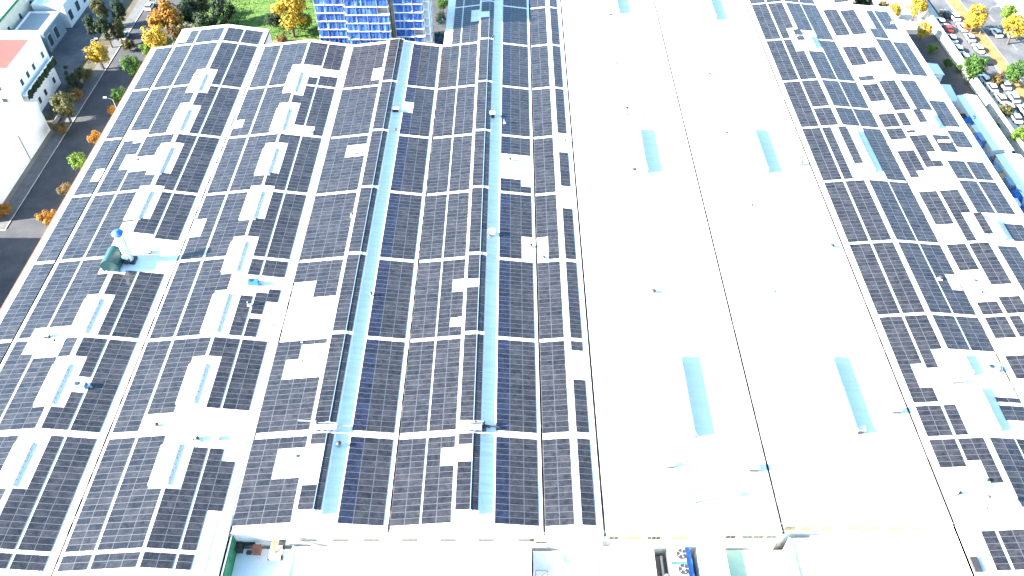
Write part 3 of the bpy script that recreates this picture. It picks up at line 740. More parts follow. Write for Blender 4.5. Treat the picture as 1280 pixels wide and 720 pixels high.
# yard floor between, the cooling unit in its pit
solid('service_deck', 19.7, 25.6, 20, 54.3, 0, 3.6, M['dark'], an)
b = Vector((23.2, 51.4, 3.6))
t = thing('cooling_unit', 'blue and white cooling unit with two round top fans in the dark gap', 'cooling unit', b)
mb = MB(); mb.box(-1.5, .75, -4.5, 2.9, .4, 3.0); mb.build('casing', M['trim'], t)
mb = MB(); mb.box(.76, 1.6, -4.5, 2.9, .4, 2.6); mb.build('coil_panel', M['blue'], t)
for y in (1.6, -.6, -2.8):
    mb = MB(); mb.tube((.15, y, 3.0), (.15, y, 3.3), .72, 24); o = mb.build('fan', M['dark'], t)
    q = MB(); q.tube((.15, y, 3.3), (.15, y, 3.36), .25, 14)
    for k in range(5):
        a = k * 1.2566; c_, s_ = math.cos(a), math.sin(a)
        q.poly([(.15 + .2 * c_, y + .2 * s_, 3.34), (.15 + .62 * c_ - .12 * s_, y + .62 * s_ + .12 * c_, 3.36), (.15 + .62 * c_ + .12 * s_, y + .62 * s_ - .12 * c_, 3.32)])
    q.build('fan_blades', M['grey'], o)
mb = MB()
for y in (.5, -1.7): mb.box(-1.4, .7, y - .35, y + .1, 3.01, 3.06)
mb.build('top_panel', M['net2'], t)
for sx in (-1.3, 1.3):
    mb = MB(); mb.box(sx - .1, sx + .1, -4.3, 2.7, .02, .4); mb.build('skid', M['dark'], t)
mb = MB(); mb.tube((21.0, 44, 4.0), (21.0, 54, 4.0), .18, 10); mb.tube((21.0, 50.2, 4), (21.0, 50.2, 6.2), .25, 10); pbuild(mb, 'pipework', M['grey'], an)
# window bands in the front gable walls
def window_band(root, x0, n, y, z0, z1, w_=.75, gap=.12, frame='ochre'):
    fx = MB(); tot = n * w_ + (n - 1) * gap
    fx.box(x0 - .12, x0 + tot + .12, y - .05, y + .01, z0 - .12, z1 + .12); f = pbuild(fx, 'window', M['tan'], root)
    g_ = MB()
    for k in range(n): g_.box(x0 + k * (w_ + gap), x0 + k * (w_ + gap) + w_, y - .075, y - .052, z0, z1)
    o = g_.build('pane', M['window'] if frame != 'o' else M['ochre'], f); pass
for u in (377, 417, 455, 503, 551, 599, 649):
    x = P(u, 673, 7.7).x; window_band(halls['left'], x, 3, 54.68, 7.2, 8.0, .62, .1)
x = P(671, 679, 7).x; window_band(halls['left'], x, 2, 54.68, 6.75, 7.1, .6)
for i, u in enumerate((763, 786, 810, 843)): window_band(halls['mid'], P(u, 670, 7.6).x, 3 if i else 2, 54.98, 7.3, 8.0, .45, .16, 'o' if i % 2 else '')
for i, u in enumerate((907, 928, 942, 958)): window_band(halls['mid'], P(u, 667, 7.9).x, 2, 54.98, 7.6, 8.3, .55, .14)
for i, u in enumerate((983, 1004, 1026, 1059, 1083, 1108, 1140, 1168)): window_band(halls['mid'], P(u, 661, 8).x, (2, 2, 3, 3, 3, 4, 2, 1)[i], 56.18, 7.7, 8.4, .45, .25, 'o')
# gutters outlets, downpipes and green netting on the side wall
mb = MB()
for k in range(7):
    y = 33 + k * 3.1; mb.box(X1A + .02, X1A + .12, y, y + 3.02, 5.9, 8.9)
pbuild(mb, 'netting', M['green'], halls['left'])
mb = MB(); mb.box(X1A + .02, X1A + .12, 20, 54, 8.7, 9.6)
# workers' platform and crates on the low roof
ZA = 6.6
b = P(347, 692, ZA)
t = thing('access_lift', 'orange and cream boom lift with black basket on the low front roof', 'lift', b)
mb = MB(); mb.box(-.8, .8, -1.1, 1.1, .3, .9); mb.build('chassis', M['cream'], t)
for sx in (-.85, .85):
    for sy in (-.8, .8):
        mb = MB(); mb.tube((sx - .13, sy, .35), (sx + .13, sy, .35), .35, 16); mb.build('wheel', M['rubber'], t)
mb = MB(); mb.tube((0, -.4, .9), (-.3, 1.3, 2.2), .16, 8); mb.tube((-.3, 1.3, 2.2), (.2, .2, 2.9), .12, 8); mb.build('boom', M['orange'], t)
mb = MB(); mb.box(.5, 1.5, .2, 1.0, 2.0, 2.06)
for a, b_ in (((.5, .2), (1.5, .2)), ((1.5, .2), (1.5, 1.0)), ((1.5, 1.0), (.5, 1.0)), ((.5, 1.0), (.5, .2))):
    for z in (2.5, 3.0): mb.tube((*a, z), (*b_, z), .035, 5)
    mb.tube((*a, 2), (*a, 3), .035, 5)
mb.build('basket', M['dark'], t)
def crate(p, lab, sx, sy, h, m, name='crate'):
    t = thing(name, lab, name.replace('_', ' '), p)
    mb = MB(); mb.box(-sx, sx, -sy, sy, .12, h); mb.build('body', M[m], t)
    mb = MB()
    for k in (-1, 0, 1): mb.box(k * sx * .8 - .06, k * sx * .8 + .06, -sy, sy, 0, .12)
    mb.build('skid', M['wood'], t)
    mb = MB(); mb.box(-sx - .04, sx + .04, -sy - .04, sy + .04, h + .003, h + .06); mb.build('lid', M[m], t)
crate(P(323, 690, ZA), 'dark brown square crate on the low front roof', .55, .55, 1.0, 'brick')
crate(P(310, 680, 5.9), 'long black crate under the front fascia beside green netting', 1.3, .35, .9, 'dark')
crate(P(300, 688, 5.9), 'black stacked box in the corner beside green netting', .6, .5, 1.2, 'dark')
crate(P(339, 676, ZA), 'small black drum box near the cream window band', .3, .3, .6, 'dark')
crate(P(313, 692, 5.9), 'small dark box in the blue shade of the low roof', .35, .25, .4, 'dark')
pp = Vector((62.2, 48.3, 10.1))
mb = MB()
# shaded drop beside the right hall
crate(on_roof(1219, 707), 'black sacks bundle at the front corner of the right hall', .45, 1.0, .5, 'dark', 'sack_bundle')

# ------------------------------------------------------------------ trees
def leaf_crown(shape, rx, rz, n, leaf, seed, clumps=None, conical=False):
    rnd = random.Random(seed); mb = MB(); cl_ = []
    nc = clumps or 22
    for k in range(nc):
        if conical:
            h = rnd.random() ** 1.3; a = rnd.random() * 6.28; rr = rx * (1 - h) * .75 * rnd.uniform(.4, 1) + .1
            cl_.append((Vector((rr * math.cos(a), rr * math.sin(a), h * rz * 2)), rx * (.42 * (1 - h) + .12)))
        else:
            while True:
                q = Vector((rnd.uniform(-1, 1), rnd.uniform(-1, 1), rnd.uniform(-1, 1)))
                if .25 < q.length < 1: break
            q = Vector((q.x * rx * .78, q.y * rx * .78, q.z * rz * .78 + rz)); cl_.append((q, rx * rnd.uniform(.24, .42)))
    for k in range(n):
        c, r = cl_[rnd.randrange(nc)]
        q = Vector((rnd.gauss(0, 1), rnd.gauss(0, 1), rnd.gauss(0, 1))); q = q.normalized() * r * rnd.random() ** .4
        p = c + q; nrm = (q.normalized() + Vector((rnd.uniform(-.6, .6), rnd.uniform(-.6, .6), rnd.uniform(0, .9)))).normalized()
        a = nrm.orthogonal().normalized(); b = nrm.cross(a); th = rnd.random() * 6.28; a2 = a * math.cos(th) + b * math.sin(th); b2 = nrm.cross(a2)
        s_ = leaf * rnd.uniform(.6, 1.3)
        mb.poly([p - a2 * s_, p + b2 * s_ * .55, p + a2 * s_, p - b2 * s_ * .55])
    return mb, cl_
tcache = {}
def tree_meshes(kind, shape, var):
    key = (kind, shape, var)
    if key in tcache: return tcache[key]
    con = shape == 'conical'
    rz = {'round': 1.0, 'tall': 1.9, 'conical': 1.5, 'bush': .75}[shape]
    mb, cl_ = leaf_crown(shape, 1, rz, 2400 if shape != 'tall' else 3200, .085, hash(kind) % 7 + var * 13 + len(shape), 26 if shape != 'tall' else 36, con)
    th = .25 if shape in ('bush',) else .55
    for i, p in enumerate(mb.v): mb.v[i] = (p[0], p[1], p[2] + th)
    tr = MB(); top = th + rz * 1.5
    tr.tube((0, 0, -.02), (.03, .02, th + rz * .5), .09, 9, None, .06); tr.tube((.03, .02, th + rz * .5), (0, 0, top), .06, 8, None, .02)
    rnd = random.Random(var)
    for c, r in cl_[:10]:
        z0 = th + rz * rnd.uniform(.1, .8); tr.tube((.02, .02, z0), (c.x * .8, c.y * .8, c.z + th), .035, 6, None, .01)
    tcache[key] = (mb.mesh('crown', LEAF[kind]), tr.mesh('trunk', M['bark']))
    return tcache[key]
import zlib
tn = [0]
def tree(u, v, rpx, kind, shape, label, name=None, group='trees around the factory'):
    tn[0] += 1
    tall = {'round': 1.0, 'tall': 1.9, 'conical': 1.5, 'bush': .75}[shape]
    wv = v - 360 + VH
    z = 4.0
    rad = 1.0; rpx *= 1.18
    for _ in range(4):
        h = CAMZ - z; rad = rpx * h / CP / wv; z = rad * (tall + (.25 if shape == 'bush' else .55))
    p = P(u, v, z)
    cm, tm = tree_meshes(kind, shape, tn[0] % 3)
    t = thing(name or ('shrub' if shape == 'bush' else 'tree'), label, 'shrub' if shape == 'bush' else 'tree', (p.x, p.y, 0.01), random.random() * 6.28, group)
    t.scale = (rad, rad, rad)
    for nm, me in (('crown', cm), ('trunk', tm)):
        o = bpy.data.objects.new(nm, me); C.objects.link(o); o.parent = t
hash = lambda s_: zlib.crc32(s_.encode())
for a in (
    (112, 30, 8, 'dark', 'tall', 'dark slender tree leftmost of the row behind the yellow tree'),
    (124, 12, 9, 'olive', 'tall', 'olive brown tall tree at the top of the street row'),
    (131, 34, 10, 'dark', 'tall', 'broad dark tall tree directly behind the yellow tree'),
    (146, 12, 9, 'dark', 'tall', 'dark tall tree at the kerb near the top edge'),
    (147, 36, 8, 'olive', 'tall', 'olive tall tree at the kerb above the small white van'),
    (122, 66, 13, 'yellow', 'round', 'bright yellow tree between the yard and the shaded street'),
    (88, 97, 9, 'dark', 'conical', 'small dark conifer at the corner of the building with terrace'),
    (104, 92, 10, 'olive', 'bush', 'low olive shrub beside the dark conifer'),
    (79, 130, 16, 'olive', 'round', 'wide olive tree beside the white flat building'),
    (94, 118, 9, 'brown', 'bush', 'brown shrub on the verge above the wide olive tree'),
    (75, 160, 9, 'brown', 'bush', 'brown shrub below the wide olive tree'),
    (160, 55, 8, 'olive', 'bush', 'olive verge shrub near the small white van'),
    (207, 18, 20, 'orange', 'round', 'big orange tree at the top of the street'),
    (222, 36, 13, 'brown', 'round', 'brown tree right of the big orange tree'),
    (195, 47, 15, 'yellow', 'round', 'yellow green tree below the big orange tree'),
    (185, 60, 10, 'lime', 'bush', 'lime shrub under the yellow green tree'),
    (163, 82, 12, 'green', 'round', 'round green tree beside the pale roof edge'),
    (148, 120, 10, 'green', 'round', 'dark green round tree against the roof edge below the first'),
    (140, 137, 6, 'orange', 'round', 'small orange tree just below the dark green one'),
    (119, 172, 9, 'orange', 'round', 'orange tree halfway down the roof edge'),
    (97, 201, 11, 'lime', 'round', 'lime green tree by the roof edge above two orange trees'),
    (80, 236, 8, 'brown', 'round', 'brown orange tree by the roof edge'),
    (60, 272, 11, 'orange', 'round', 'orange tree lowest along the roof edge'),
    (2, 262, 10, 'orange', 'bush', 'orange shrub at the left edge by the street corner'),
    (238, 12, 15, 'dark', 'round', 'dark evergreen left of the park behind the orange tree'),
    (258, 28, 14, 'dark', 'round', 'dark evergreen just behind the white roof corner'),
    (278, 8, 14, 'dark', 'round', 'dark evergreen at the top beside the lawn'),
    (250, 5, 12, 'olive', 'round', 'olive tree between the dark evergreens'),
    (282, 30, 8, 'olive', 'bush', 'olive shrub at the lawn corner'),
    (340, 24, 10, 'dark', 'bush', 'dark shrub beside the yellow park tree'),
    (361, 12, 21, 'yellow', 'round', 'large pale yellow tree in the park beside the blue scaffold'),
    (378, 26, 11, 'lime', 'bush', 'lime shrub between yellow park tree and scaffold'),
    (352, 48, 7, 'brown', 'bush', 'brown shrub on the orange earth behind the roofs'),
    (552, 22, 7, 'dark', 'round', 'dark tree in the alley beside the roof edge'),
    (554, 5, 7, 'green', 'round', 'green tree at the top of the alley'),
    (549, 44, 5, 'green', 'bush', 'small green shrub low in the alley'),
    (1079, 4, 11, 'dark', 'round', 'dark tree behind the end of the last gable'),
    (1105, 6, 6, 'brown', 'round', 'small brown tree beside the dark tree behind the gable'),
    (1119, 11, 8, 'yellow', 'round', 'yellow tree on the bright strip behind the last gable'),
    (1147, 6, 12, 'yellow', 'round', 'yellow tree at the top between strip and car park road'),
    (1155, 36, 9, 'yellow', 'round', 'pale yellow tree beside the parked white cars'),
    (1166, 60, 6, 'lime', 'bush', 'lime shrub at the foot of the boundary wall'),
    (1222, 20, 14, 'yellow', 'round', 'tall yellow tree on the orange median'),
    (1213, 30, 8, 'orange', 'bush', 'orange shrub below the yellow median tree'),
    (1219, 82, 14, 'green', 'round', 'round green tree between the parked cars'),
    (1272, 90, 13, 'green', 'round', 'green tree on the median near the right edge'),
    (1270, 32, 14, 'yellow', 'round', 'yellow tree across the far carriageway'),
    (1262, 14, 9, 'lime', 'round', 'lime tree at the top right above the yellow one'),
    (1246, 98, 8, 'brown', 'bush', 'brown shrub behind the parked cars'),
    (1258, 137, 8, 'olive', 'bush', 'olive shrub between parked cars near the right edge'),
    (1276, 168, 10, 'lime', 'round', 'lime tree at the right edge beside the wall'),
    (1186, 78, 6, 'green', 'bush', 'small green shrub on the pale strip'),
    (1200, 84, 5, 'green', 'bush', 'small green shrub below the pale strip end'),
    (1240, 160, 9, 'dark', 'round', 'dark tree between the two long white sheds'),
): tree(*a)

# ------------------------------------------------------------------ neighbouring buildings on the left
def flat_building(name, lab, x0, x1, y0, y1, h, roofm, wallm, par=.6, pm='trim'):
    t = thing(name, lab, 'building', ((x0 + x1) / 2, y0, 0))
    mb = MB(); mb.box(x0, x1, y0, y1, 0, h - .1); pbuild(mb, 'wall', M[wallm], t)
    mb = MB(); mb.box(x0 + .25, x1 - .25, y0 + .25, y1 - .25, h - .095, h); pbuild(mb, 'roof', M[roofm], t)
    mb = MB()
    mb.box(x0 - .03, x1 + .03, y0 - .03, y0 + .24, h - .09, h + par); mb.box(x0 - .03, x1 + .03, y1 - .24, y1 + .03, h - .09, h + par)
    mb.box(x0 - .03, x0 + .24, y0 + .243, y1 - .243, h - .09, h + par); mb.box(x1 - .24, x1 + .03, y0 + .243, y1 - .243, h - .09, h + par)
    pbuild(mb, 'parapet', M[pm], t); return t
t = flat_building('warehouse', 'plain white flat roofed warehouse at the left edge beside the street', -175, -108.2, 128.5, 161.5, 7.0, 'roof', 'wall')
mb = MB(); mb.tube((-108.1, 150, 0.1), (-108.1, 150, 6.6), .09, 8); pbuild(mb, 'downpipe', M['grey'], t)
tb = flat_building('terrace_building', 'white three storey building with a red tiled roof terrace and dark windows', -150, -113.2, 164.5, 181.5, 12.2, 'red', 'wall', 2.2, 'trim')
def side_windows(root, x, ys, zs, w_=1.1, h=1.5):
    for y in ys:
        for z in zs:
            mb = MB(); mb.box(x - .02, x + .06, y - .1, y + w_ + .1, z - .12, z + h + .1); f = pbuild(mb, 'window', M['trim'], root)
            q = MB(); q.box(x + .062, x + .09, y, y + w_, z, z + h); o = q.build('pane', M['window'], f); pass
side_windows(tb, -113.2, (166.5, 169.8, 173.2, 178.5), (8.6, 4.9, 1.6))
def front_windows(root, y, xs, zs, w_=1.2, h=1.5, m='trim'):
    for x in xs:
        for z in zs:
            mb = MB(); mb.box(x - .1, x + w_ + .1, y - .06, y + .02, z - .12, z + h + .1); f = pbuild(mb, 'window', M[m], root)
            q = MB(); q.box(x, x + w_, y - .09, y - .062, z, z + h); o = q.build('pane', M['window'], f); pass
front_windows(tb, 164.5, (-130, -126, -122, -118), (8.8, 5.2))
mb = MB(); mb.box(-113.1, -112.0, 165, 181, 6.9, 7.15); mb.box(-112.1, -112.0, 165, 181, 7.153, 7.9); pbuild(mb, 'balcony', M['trim'], tb)
mb = MB()
for k in range(60):
    y = 165.3 + k * .26; mb.box(-112.0, -111.75 + random.uniform(0, .25), y, y + .24, 6.3 + random.uniform(-.4, .2), 7.3 + random.uniform(0, .5))
pbuild(mb, 'creeper', LEAF['dark'], tb)
mb = MB(); mb.box(-137, -131, 170, 176, 12.25, 14.6); mb.box(-137.2, -130.8, 169.8, 176.2, 14.603, 14.8); pbuild(mb, 'stair_hut', M['trim'], tb)
t = flat_building('storage_hall', 'beige flat roofed hall behind the red terrace at the top left', -190, -130.5, 184, 232, 9.0, 'light', 'cream', .5, 'green')
side_windows(t, -130.5, (190, 197, 204, 211, 218), (5.0,))
t = flat_building('annex_block', 'small pale blue walled block beside the shaded yard', -129, -121.5, 184.6, 194.5, 6.0, 'trim', 'curb', .4)
t = flat_building('annex_block', 'grey walled block with dark doorways at the end of the shaded yard', -129, -121.2, 196, 207, 5.4, 'grey', 'steel', .4)
side_windows(t, -121.2, (197, 201), (1.0,), 2.0, 3.0)
t = flat_building('annex_block', 'white block with dark openings at the top end of the shaded yard', -129, -120.6, 209, 226, 6.4, 'trim', 'curb', .4)
side_windows(t, -120.6, (210, 215, 220), (1.5,), 2.0, 2.6)
t = flat_building('shade_block', 'unseen grey block added left of the picture to shade the street', -150, -113, 50, 116, 20, 'grey', 'wall')  # added out of view so its shadow darkens the street corner
# garden wall and lamps along the street
mb = MB(); mb.box(-107.95, -107.75, 163, 182, 0, 1.1); o = mb.build('low_wall', M['grey']); tag(o, 'low grey wall between the yard and the street pavement', 'wall')
def street_lamp(x, y, lab, side=1, h=8):
    t = thing('street_lamp', lab, 'street lamp', (x, y, 0.1), 0, 'street lamps')
    mb = MB(); mb.tube((0, 0, 0), (0, 0, h), .11, 10, None, .06); mb.build('pole', M['grey'], t)
    mb = MB(); mb.tube((0, 0, h), (side * 1.6, 0, h + .5), .05, 8); mb.build('arm', M['grey'], t)
    mb = MB(); mb.box(side * 1.6 - .35, side * 1.6 + .35, -.15, .15, h + .42, h + .58); mb.build('lamp_head', M['trim'], t)
street_lamp(-105.2, 188, 'grey street lamp behind the yellow tree', 1)
street_lamp(-91.0, 162, 'grey street lamp beside the two small orange trees', -1)
street_lamp(126, 170, 'grey street lamp on the median above the green tree', 1)
street_lamp(126, 205, 'grey street lamp on the median near the yellow tree', 1)

# ------------------------------------------------------------------ building wrapped in blue scaffold netting
def scaffold(x0, x1, y, z1, root, netm, seed, depth=1.2):
    rnd = random.Random(seed)
    n = int(z1 / 2.15); nb = max(2, round((x1 - x0) / 2.4)); bw = (x1 - x0) / nb
    dk = MB(); st = MB(); nt_ = MB()
    for k in range(n + 1):
        z = k * 2.15 + .6
        dk.box(x0 - .2, x1 + .2, y - depth, y - .05, z, z + .2 * rnd.uniform(.8, 1.1))
        for b in range(nb):
            xa, xb = x0 + b * bw + .03, x0 + (b + 1) * bw - .03
            if rnd.random() < .06: continue
            seg = 5; pts = []
            for i in range(seg + 1):
                pts.append((xa + (xb - xa) * i / seg, y - depth + .05 + rnd.uniform(-.02, .22)))
            for (p, q) in zip(pts, pts[1:]):
                nt_.poly([(p[0], p[1], z + .2), (q[0], q[1], z + .2), (q[0], q[1] + .12, z + 2.1 - rnd.random() * .3), (p[0], p[1] + .12, z + 2.1 - rnd.random() * .3)], M[netm] if rnd.random() < .82 else M['net2'])
    for b in range(nb + 1):
        x = x0 + b * bw; st.tube((x, y - depth - .05, 0), (x, y - depth - .05, z1 + 1), .05, 6); 
    pbuild(dk, 'scaffold_deck', M['trim'], root); pbuild(st, 'scaffold_post', M['grey'], root); pbuild(nt_, 'netting', None, root)
sc = thing('apartment_block', 'tall building under construction wrapped in blue netting and white scaffold decks', 'building', (-35, 188, 0))
for x0, x1, y0, z1 in ((-47.6, -40.6, 188.6, 25), (-40.4, -29.8, 187.6, 26), (-28.8, -21.8, 188.9, 25)):
    mb = MB(); mb.box(x0, x1, y0, y0 + 12, 0, z1); pbuild(mb, 'wall', M['concrete'], sc)
mb = MB(); mb.box(-29.75, -28.85, 189.5, 199, 0, 24); pbuild(mb, 'wall', M['light'], sc)
scaffold(-47.6, -40.8, 188.5, 24, sc, 'net', 3); scaffold(-40.2, -29.9, 187.5, 25, sc, 'net', 5); scaffold(-28.6, -21.9, 188.8, 24, sc, 'net', 8)
mb = MB()
for k in range(12):
    z = k * 2.15; mb.box(-21.7, -20.4, 189, 197, z + .6, z + .75)
for yy in (189, 193, 197): 
    for xx in (-21.7, -20.4): mb.tube((xx, yy, 0), (xx, yy, 26), .07, 6)
pbuild(mb, 'scaffold_tower', M['trim'], sc)
q = P(400, 38, 3); crate(Vector((-50.2, 188.5, 0)), 'blue wrapped building material beside the scaffold foot', 1.3, 1.6, 4.2, 'blue')
for i, (x, y) in enumerate(((-20.0, 212), (-19.8, 203), (-13.2, 197), (-13.4, 209))):
    crate(Vector((x, y, 0)), ('pale blue crate highest in the alley', 'pale blue crate at the left of the alley', 'pale blue crate beside the alley trees', 'pale blue crate beside the factory side wall')[i], .8, 1.4, 1.3, 'net2')

# ------------------------------------------------------------------ right side: boundary wall, sheds, stacked goods
mb = MB(); mb.box(114.25, 114.65, 60, 330, 0, 2.6); mb.box(114.18, 114.72, 60, 330, 2.603, 2.75)
y = 62
while y < 328: mb.box(114.1, 114.245, y, y + .4, 0, 2.6); y += 6
o = mb.build('boundary_wall', M['light']); tag(o, 'long pale boundary wall between factory yard and street', 'wall')
def shed(name, lab, x0, x1, y0, y1, h, rm='trim'):
    t = thing(name, lab, 'shed', ((x0 + x1) / 2, y0, 0)); xm = (x0 + x1) / 2
    mb = MB(); mb.box(x0, x1, y0, y1, 0, h - .1); pbuild(mb, 'wall', M['wall'], t)
    mb = MB(); mb.sheet([(x0 - .25, h - .07), (xm, h + .35), (x1 + .25, h - .07)], y0 - .2, y1 + .2, .06); pbuild(mb, 'roof', M[rm], t)
    mb = MB(); mb.box(x0 + .8, x1 - .8, y0 - .06, y0 - .003, .05, h - 1); pbuild(mb, 'door', M['grey'], t)
shed('storage_shed', 'long white roofed shed beside the blue stacked goods, farther one', 105.0, 109.2, 147.5, 168.5, 4.9)
shed('storage_shed', 'long white roofed shed in the yard, nearer one at the right edge', 105.2, 110.2, 100, 146, 4.7)
shed('storage_shed', 'small white roofed hut against the hall behind the stacked goods', 99.6, 105.4, 178.6, 183.2, 4.4)
# box truck
def truck(x, y, lab):
    t = thing('box_truck', lab, 'truck', (x, y, 0.01), R(-4))
    mb = MB(); mb.box(-1.2, 1.2, -4.2, 3.0, 1.0, 3.7); mb.build('cargo_box', M['trim'], t)
    mb = MB(); mb.box(-1.1, 1.1, 3.2, 5.1, .6, 1.7); mb.box(-1.05, 1.05, 3.2, 4.7, 1.7, 2.7); mb.build('cab', M['trim'], t)
    mb = MB(); mb.poly([(-.95, 4.72, 1.75), (.95, 4.72, 1.75), (.95, 4.705, 2.6), (-.95, 4.705, 2.6)]); mb.build('windscreen', M['glass'], t)
    mb = MB(); mb.box(-.9, .9, -4.2, 4.8, .6, .98); mb.build('chassis', M['dark'], t)
    for sx in (-1, 1):
        for yy in (-3, -2, 3.9):
            mb = MB(); mb.tube((sx * 1.1 - .15, yy, .5), (sx * 1.1 + .15, yy, .5), .5, 18); mb.build('wheel', M['rubber'], t)
p = P(1184, 112, 3.5); truck(p.x, p.y - 1, 'white box truck parked in the shaded yard beside the right hall')
# stacks of goods in the strip beside the hall
sk = 0
cols = (('steel', 'grey blue'), ('net2', 'pale blue'), ('blue', 'deep blue'), ('wood', 'brown wooden'), ('curb', 'white wrapped'), ('dark', 'black'))
rnd = random.Random(4)
loads = []
for side, x0, x1 in (('hall', 102.1, 103.4), ('shed', 103.6, 104.9)):
    y = 176.0; chain = []
    while y > 120:
        sy = rnd.uniform(.8, 1.5); h = rnd.choice((2.9, 3.8, 4.7))
        c = rnd.choice([k for k in cols if not chain or k != chain[-1][5]])
        if 164 < y and side == 'shed': y -= 2 * sy + .2; continue
        chain.append((side, x0, x1, y - sy, sy, c, h)); y -= 2 * sy + .25
    loads += [(q, chain[i - 1][5][1] if i else 'none', chain[i + 1][5][1] if i + 1 < len(chain) else 'none') for i, q in enumerate(chain)]
seen = {}
for (side, x0, x1, y, sy, (m, cn), h), prv, nxt in loads:
    hw = {2.9: 'low', 3.8: 'mid height', 4.7: 'tall'}[h]
    lab = '%s %s pallet load, %s side, between %s and %s loads' % (hw, cn, side, prv, nxt)
    if prv == 'none': lab = '%s %s pallet load at the far end of the %s side' % (hw, cn, side)
    if nxt == 'none': lab = '%s %s pallet load at the near end of the %s side' % (hw, cn, side)
    if lab in seen: lab += ', nearer'
    if lab in seen: lab = lab.replace(', nearer', ', nearest')
    seen[lab] = 1
    sx = (x1 - x0) / 2
    t = thing('pallet_load', lab, 'pallet load', ((x0 + x1) / 2, y, 0), rnd.uniform(-.06, .06), 'pallet loads stacked in the yard')
    mb = MB()
    for k in (-1, 0, 1): mb.box(k * sx * .85 - .05, k * sx * .85 + .05, -sy, sy, 0.005, .1)
    mb.box(-sx, sx, -sy, sy, .103, .14); mb.build('pallet', M['wood'], t)
    mb = MB(); nl = max(1, int(h / .5))
    for k in range(nl):
        j = rnd.uniform(0, .08); mb.box(-sx + j, sx - j, -sy + j, sy - rnd.uniform(0, .08), .143 + k * h / nl, .13 + (k + 1) * h / nl)
    mb.build('load', M[m], t)
def tarp(p, lab, rx, ry, h, m):
    t = thing('covered_heap', lab, 'tarpaulin', p)
    mb = MB(); n = 14; rn = random.Random(int(p.y * 7)); gz = {}
    for i in range(n + 1):
        for j in range(n + 1):
            a, b = -1 + 2 * i / n, -1 + 2 * j / n; e = max(abs(a), abs(b))
            gz[i, j] = (a * rx * (1 + .06 * rn.uniform(-1, 1)), b * ry, max(.02, h * (1 - e ** 3) * (1 + .15 * rn.uniform(-1, 1))))
    for i in range(n):
        for j in range(n): mb.poly([gz[i, j], gz[i + 1, j], gz[i + 1, j + 1], gz[i, j + 1]])
    mb.build('tarpaulin', M[m], t)
    mb = MB()
    for s_ in (-1, 1): mb.box(s_ * rx * .5 - .3, s_ * rx * .5 + .3, -ry * .6, ry * .6, 0.01, h * .6)
    mb.build('pallet_stack', M['wood'], t)
tarp(P(1214, 160, 2), 'bright blue tarpaulin heap between the stacks and the white sheds', 2.0, 2.0, 2.8, 'blue')
tarp(P(1220, 154, 2), 'pale blue tarpaulin heap touching the farther white shed', 1.6, 1.4, 2.6, 'net2')
tarp(P(1269, 252, 2), 'blue tarpaulin heap at the right edge near the roof corner', 1.6, 2.2, 2.5, 'blue')
tarp(P(1184, 95 - 6, 2) + Vector((-4.5, 0, 0)), 'brown covered heap against the hall beside the box truck', 1.5, 3.0, 1.6, 'brick')

# ------------------------------------------------------------------ cars
def car_meshes(col, name):
    body = MB()
    # side profile extruded across the width, lower body
    prof = [(-2.1, .35), (-2.12, .75), (-1.95, .92), (-1.2, .98), (1.05, .98), (1.9, .82), (2.12, .62), (2.1, .35)]
    W_ = .88
    for s_ in (-1, 1):
        body.poly([(s_ * W_, y, z) for y, z in (prof if s_ < 0 else prof[::-1])])
    for (a, b) in zip(prof, prof[1:] + prof[:1]):
        body.poly([(-W_, a[0], a[1]), (W_, a[0], a[1]), (W_, b[0], b[1]), (-W_, b[0], b[1])])
    # roof
    rf = [(-1.25, 1.40), (-.95, 1.46), (.15, 1.46), (.45, 1.40)]
    for a, b in zip(rf, rf[1:]): body.poly([(-.68, a[0], a[1]), (.68, a[0], a[1]), (.68, b[0], b[1]), (-.68, b[0], b[1])])
    gl = MB()
    base = [(-1.75, .975), (1.12, .985)]; 
    A_ = [(-.82, -1.75, .97), (.82, -1.75, .97), (.82, 1.12, .97), (-.82, 1.12, .97)]; B_ = [(-.68, -1.25, 1.395), (.68, -1.25, 1.395), (.68, .45, 1.395), (-.68, .45, 1.395)]
    for k in range(4):
        j = (k + 1) % 4; gl.poly([A_[k], A_[j], B_[j], B_[k]])
    wh = MB(); wh.tube((-.1, 0, 0), (.1, 0, 0), .32, 18)
    m = mat(name, col, .3, .03, 1); m.node_tree.nodes['Principled BSDF'].inputs['Coat Weight'].default_value = .6
    me = body.mesh('body', m)
    hl = MB(); hl.box(-.18, .18, -.04, .04, -.08, .08)
    return me, gl.mesh('windows', M['glass']), wh.mesh('wheel', M['rubber']), hl.mesh('headlight', M['trim'])
CARS = {}
for cn, col in (('white', (.75, .75, .75)), ('silver', (.42, .43, .45)), ('red', (.35, .03, .02)), ('black', (.02, .02, .022)), ('blue', (.04, .09, .22))):
    CARS[cn] = car_meshes(col, cn + '_car_paint')
bodyproto = {}
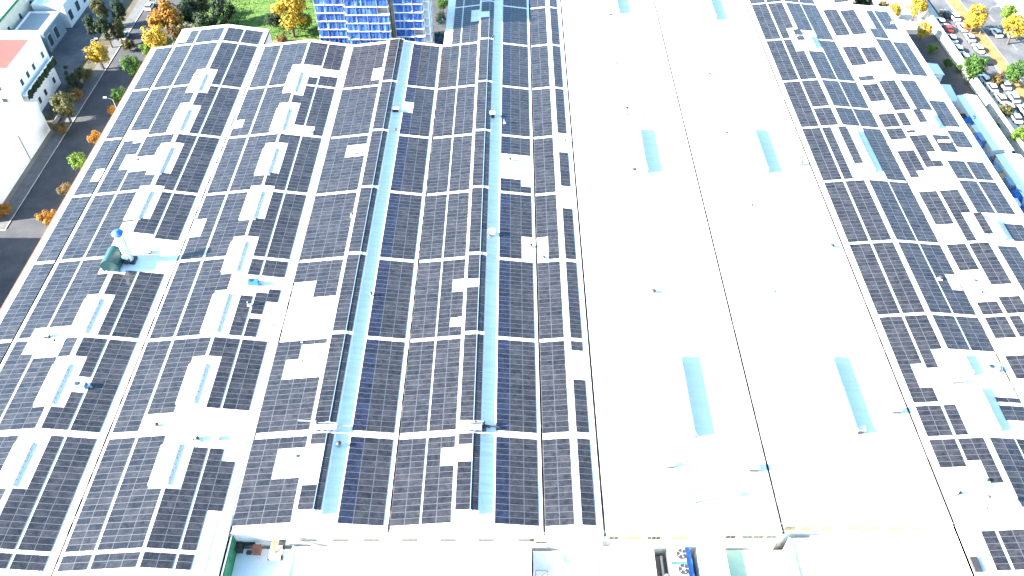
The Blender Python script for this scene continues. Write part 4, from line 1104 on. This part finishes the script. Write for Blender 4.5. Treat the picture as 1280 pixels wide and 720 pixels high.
def car(x, y, cn, lab, rz=0, group='cars parked along the street'):
    bm_, gm, wm, hm = CARS[cn]
    t = thing('car', lab, 'car', (x, y, .02), R(rz), group)
    for nm, me, loc in (('body', bm_, (0, 0, 0)), ('windows', gm, (0, 0, 0)), ('wheel', wm, (-.82, -1.3, .32)), ('wheel', wm, (.82, -1.3, .32)), ('wheel', wm, (-.82, 1.3, .32)), ('wheel', wm, (.82, 1.3, .32)),
                        ('headlight', hm, (-.6, 2.07, .68)), ('headlight', hm, (.6, 2.07, .68))):
        o = bpy.data.objects.new(nm, me); C.objects.link(o); o.parent = t; o.location = loc
for i, (u, v, cn, lab) in enumerate((
    (1176, 26, 'white', 'white car farthest along the parked row, with a red car behind it'), (1185, 34, 'red', 'red car second along the parked row'),
    (1190, 47, 'white', 'white car beside the far end of the dark verge shadow'), (1198, 60, 'white', 'white car above the round green tree, farther one'),
    (1206, 70, 'silver', 'silver car next above the round green tree'), (1232, 98, 'white', 'white car just below the round green tree'),
    (1240, 108, 'white', 'white car beside the brown shrub'), (1251, 122, 'white', 'white car between brown and olive shrubs'),
    (1262, 133, 'silver', 'silver car beside the olive shrub'), (1270, 146, 'white', 'white car nearest on the parked row at the right edge'))):
    p = P(u, v, .8); car(p.x, p.y, cn, lab, random.uniform(-3, 3))
k2 = ['white', 'white', 'silver', 'white', 'black', 'white', 'silver', 'white', 'silver', 'white', 'white', 'white']
for i in range(12):
    yy = 214 - i * 5.6 - (6 if i > 4 else 0)
    car(122.6 + random.uniform(-.2, .2), yy, k2[i], '%s car in the outer lane, %s' % (k2[i], ('at the top edge', 'beside the median start', 'second from the top', 'beside the tall yellow tree', 'level with the red parked car', 'above the round green tree',
        'beyond the round green tree', 'just past the round green tree', 'beside the brown shrub', 'opposite the green median tree', 'near the olive shrub', 'closest to the right picture edge')[i]), random.uniform(-2, 2), 'cars queueing in the outer lane')
p = P(1246, 40, .8); car(p.x, p.y, 'white', 'white car driving alone on the far carriageway', 2)
p = P(1183, 16, .8); car(p.x, p.y, 'black', 'black car at the top beside the median', 4)
p = P(1253, 44, .8); car(p.x + 2.5, p.y + 1.5, 'silver', 'silver car beside the white one on the far carriageway', 0)
p = P(187, 7, .8); car(p.x, p.y, 'white', 'white car on the shaded street beside the big orange tree', 0)
p = P(152, 44, .8); car(p.x + .8, p.y, 'silver', 'silver car at the kerb in the shade near the olive shrub', 0)
p = P(1190, 68, 1); 
print('total objects', len(bpy.data.objects))
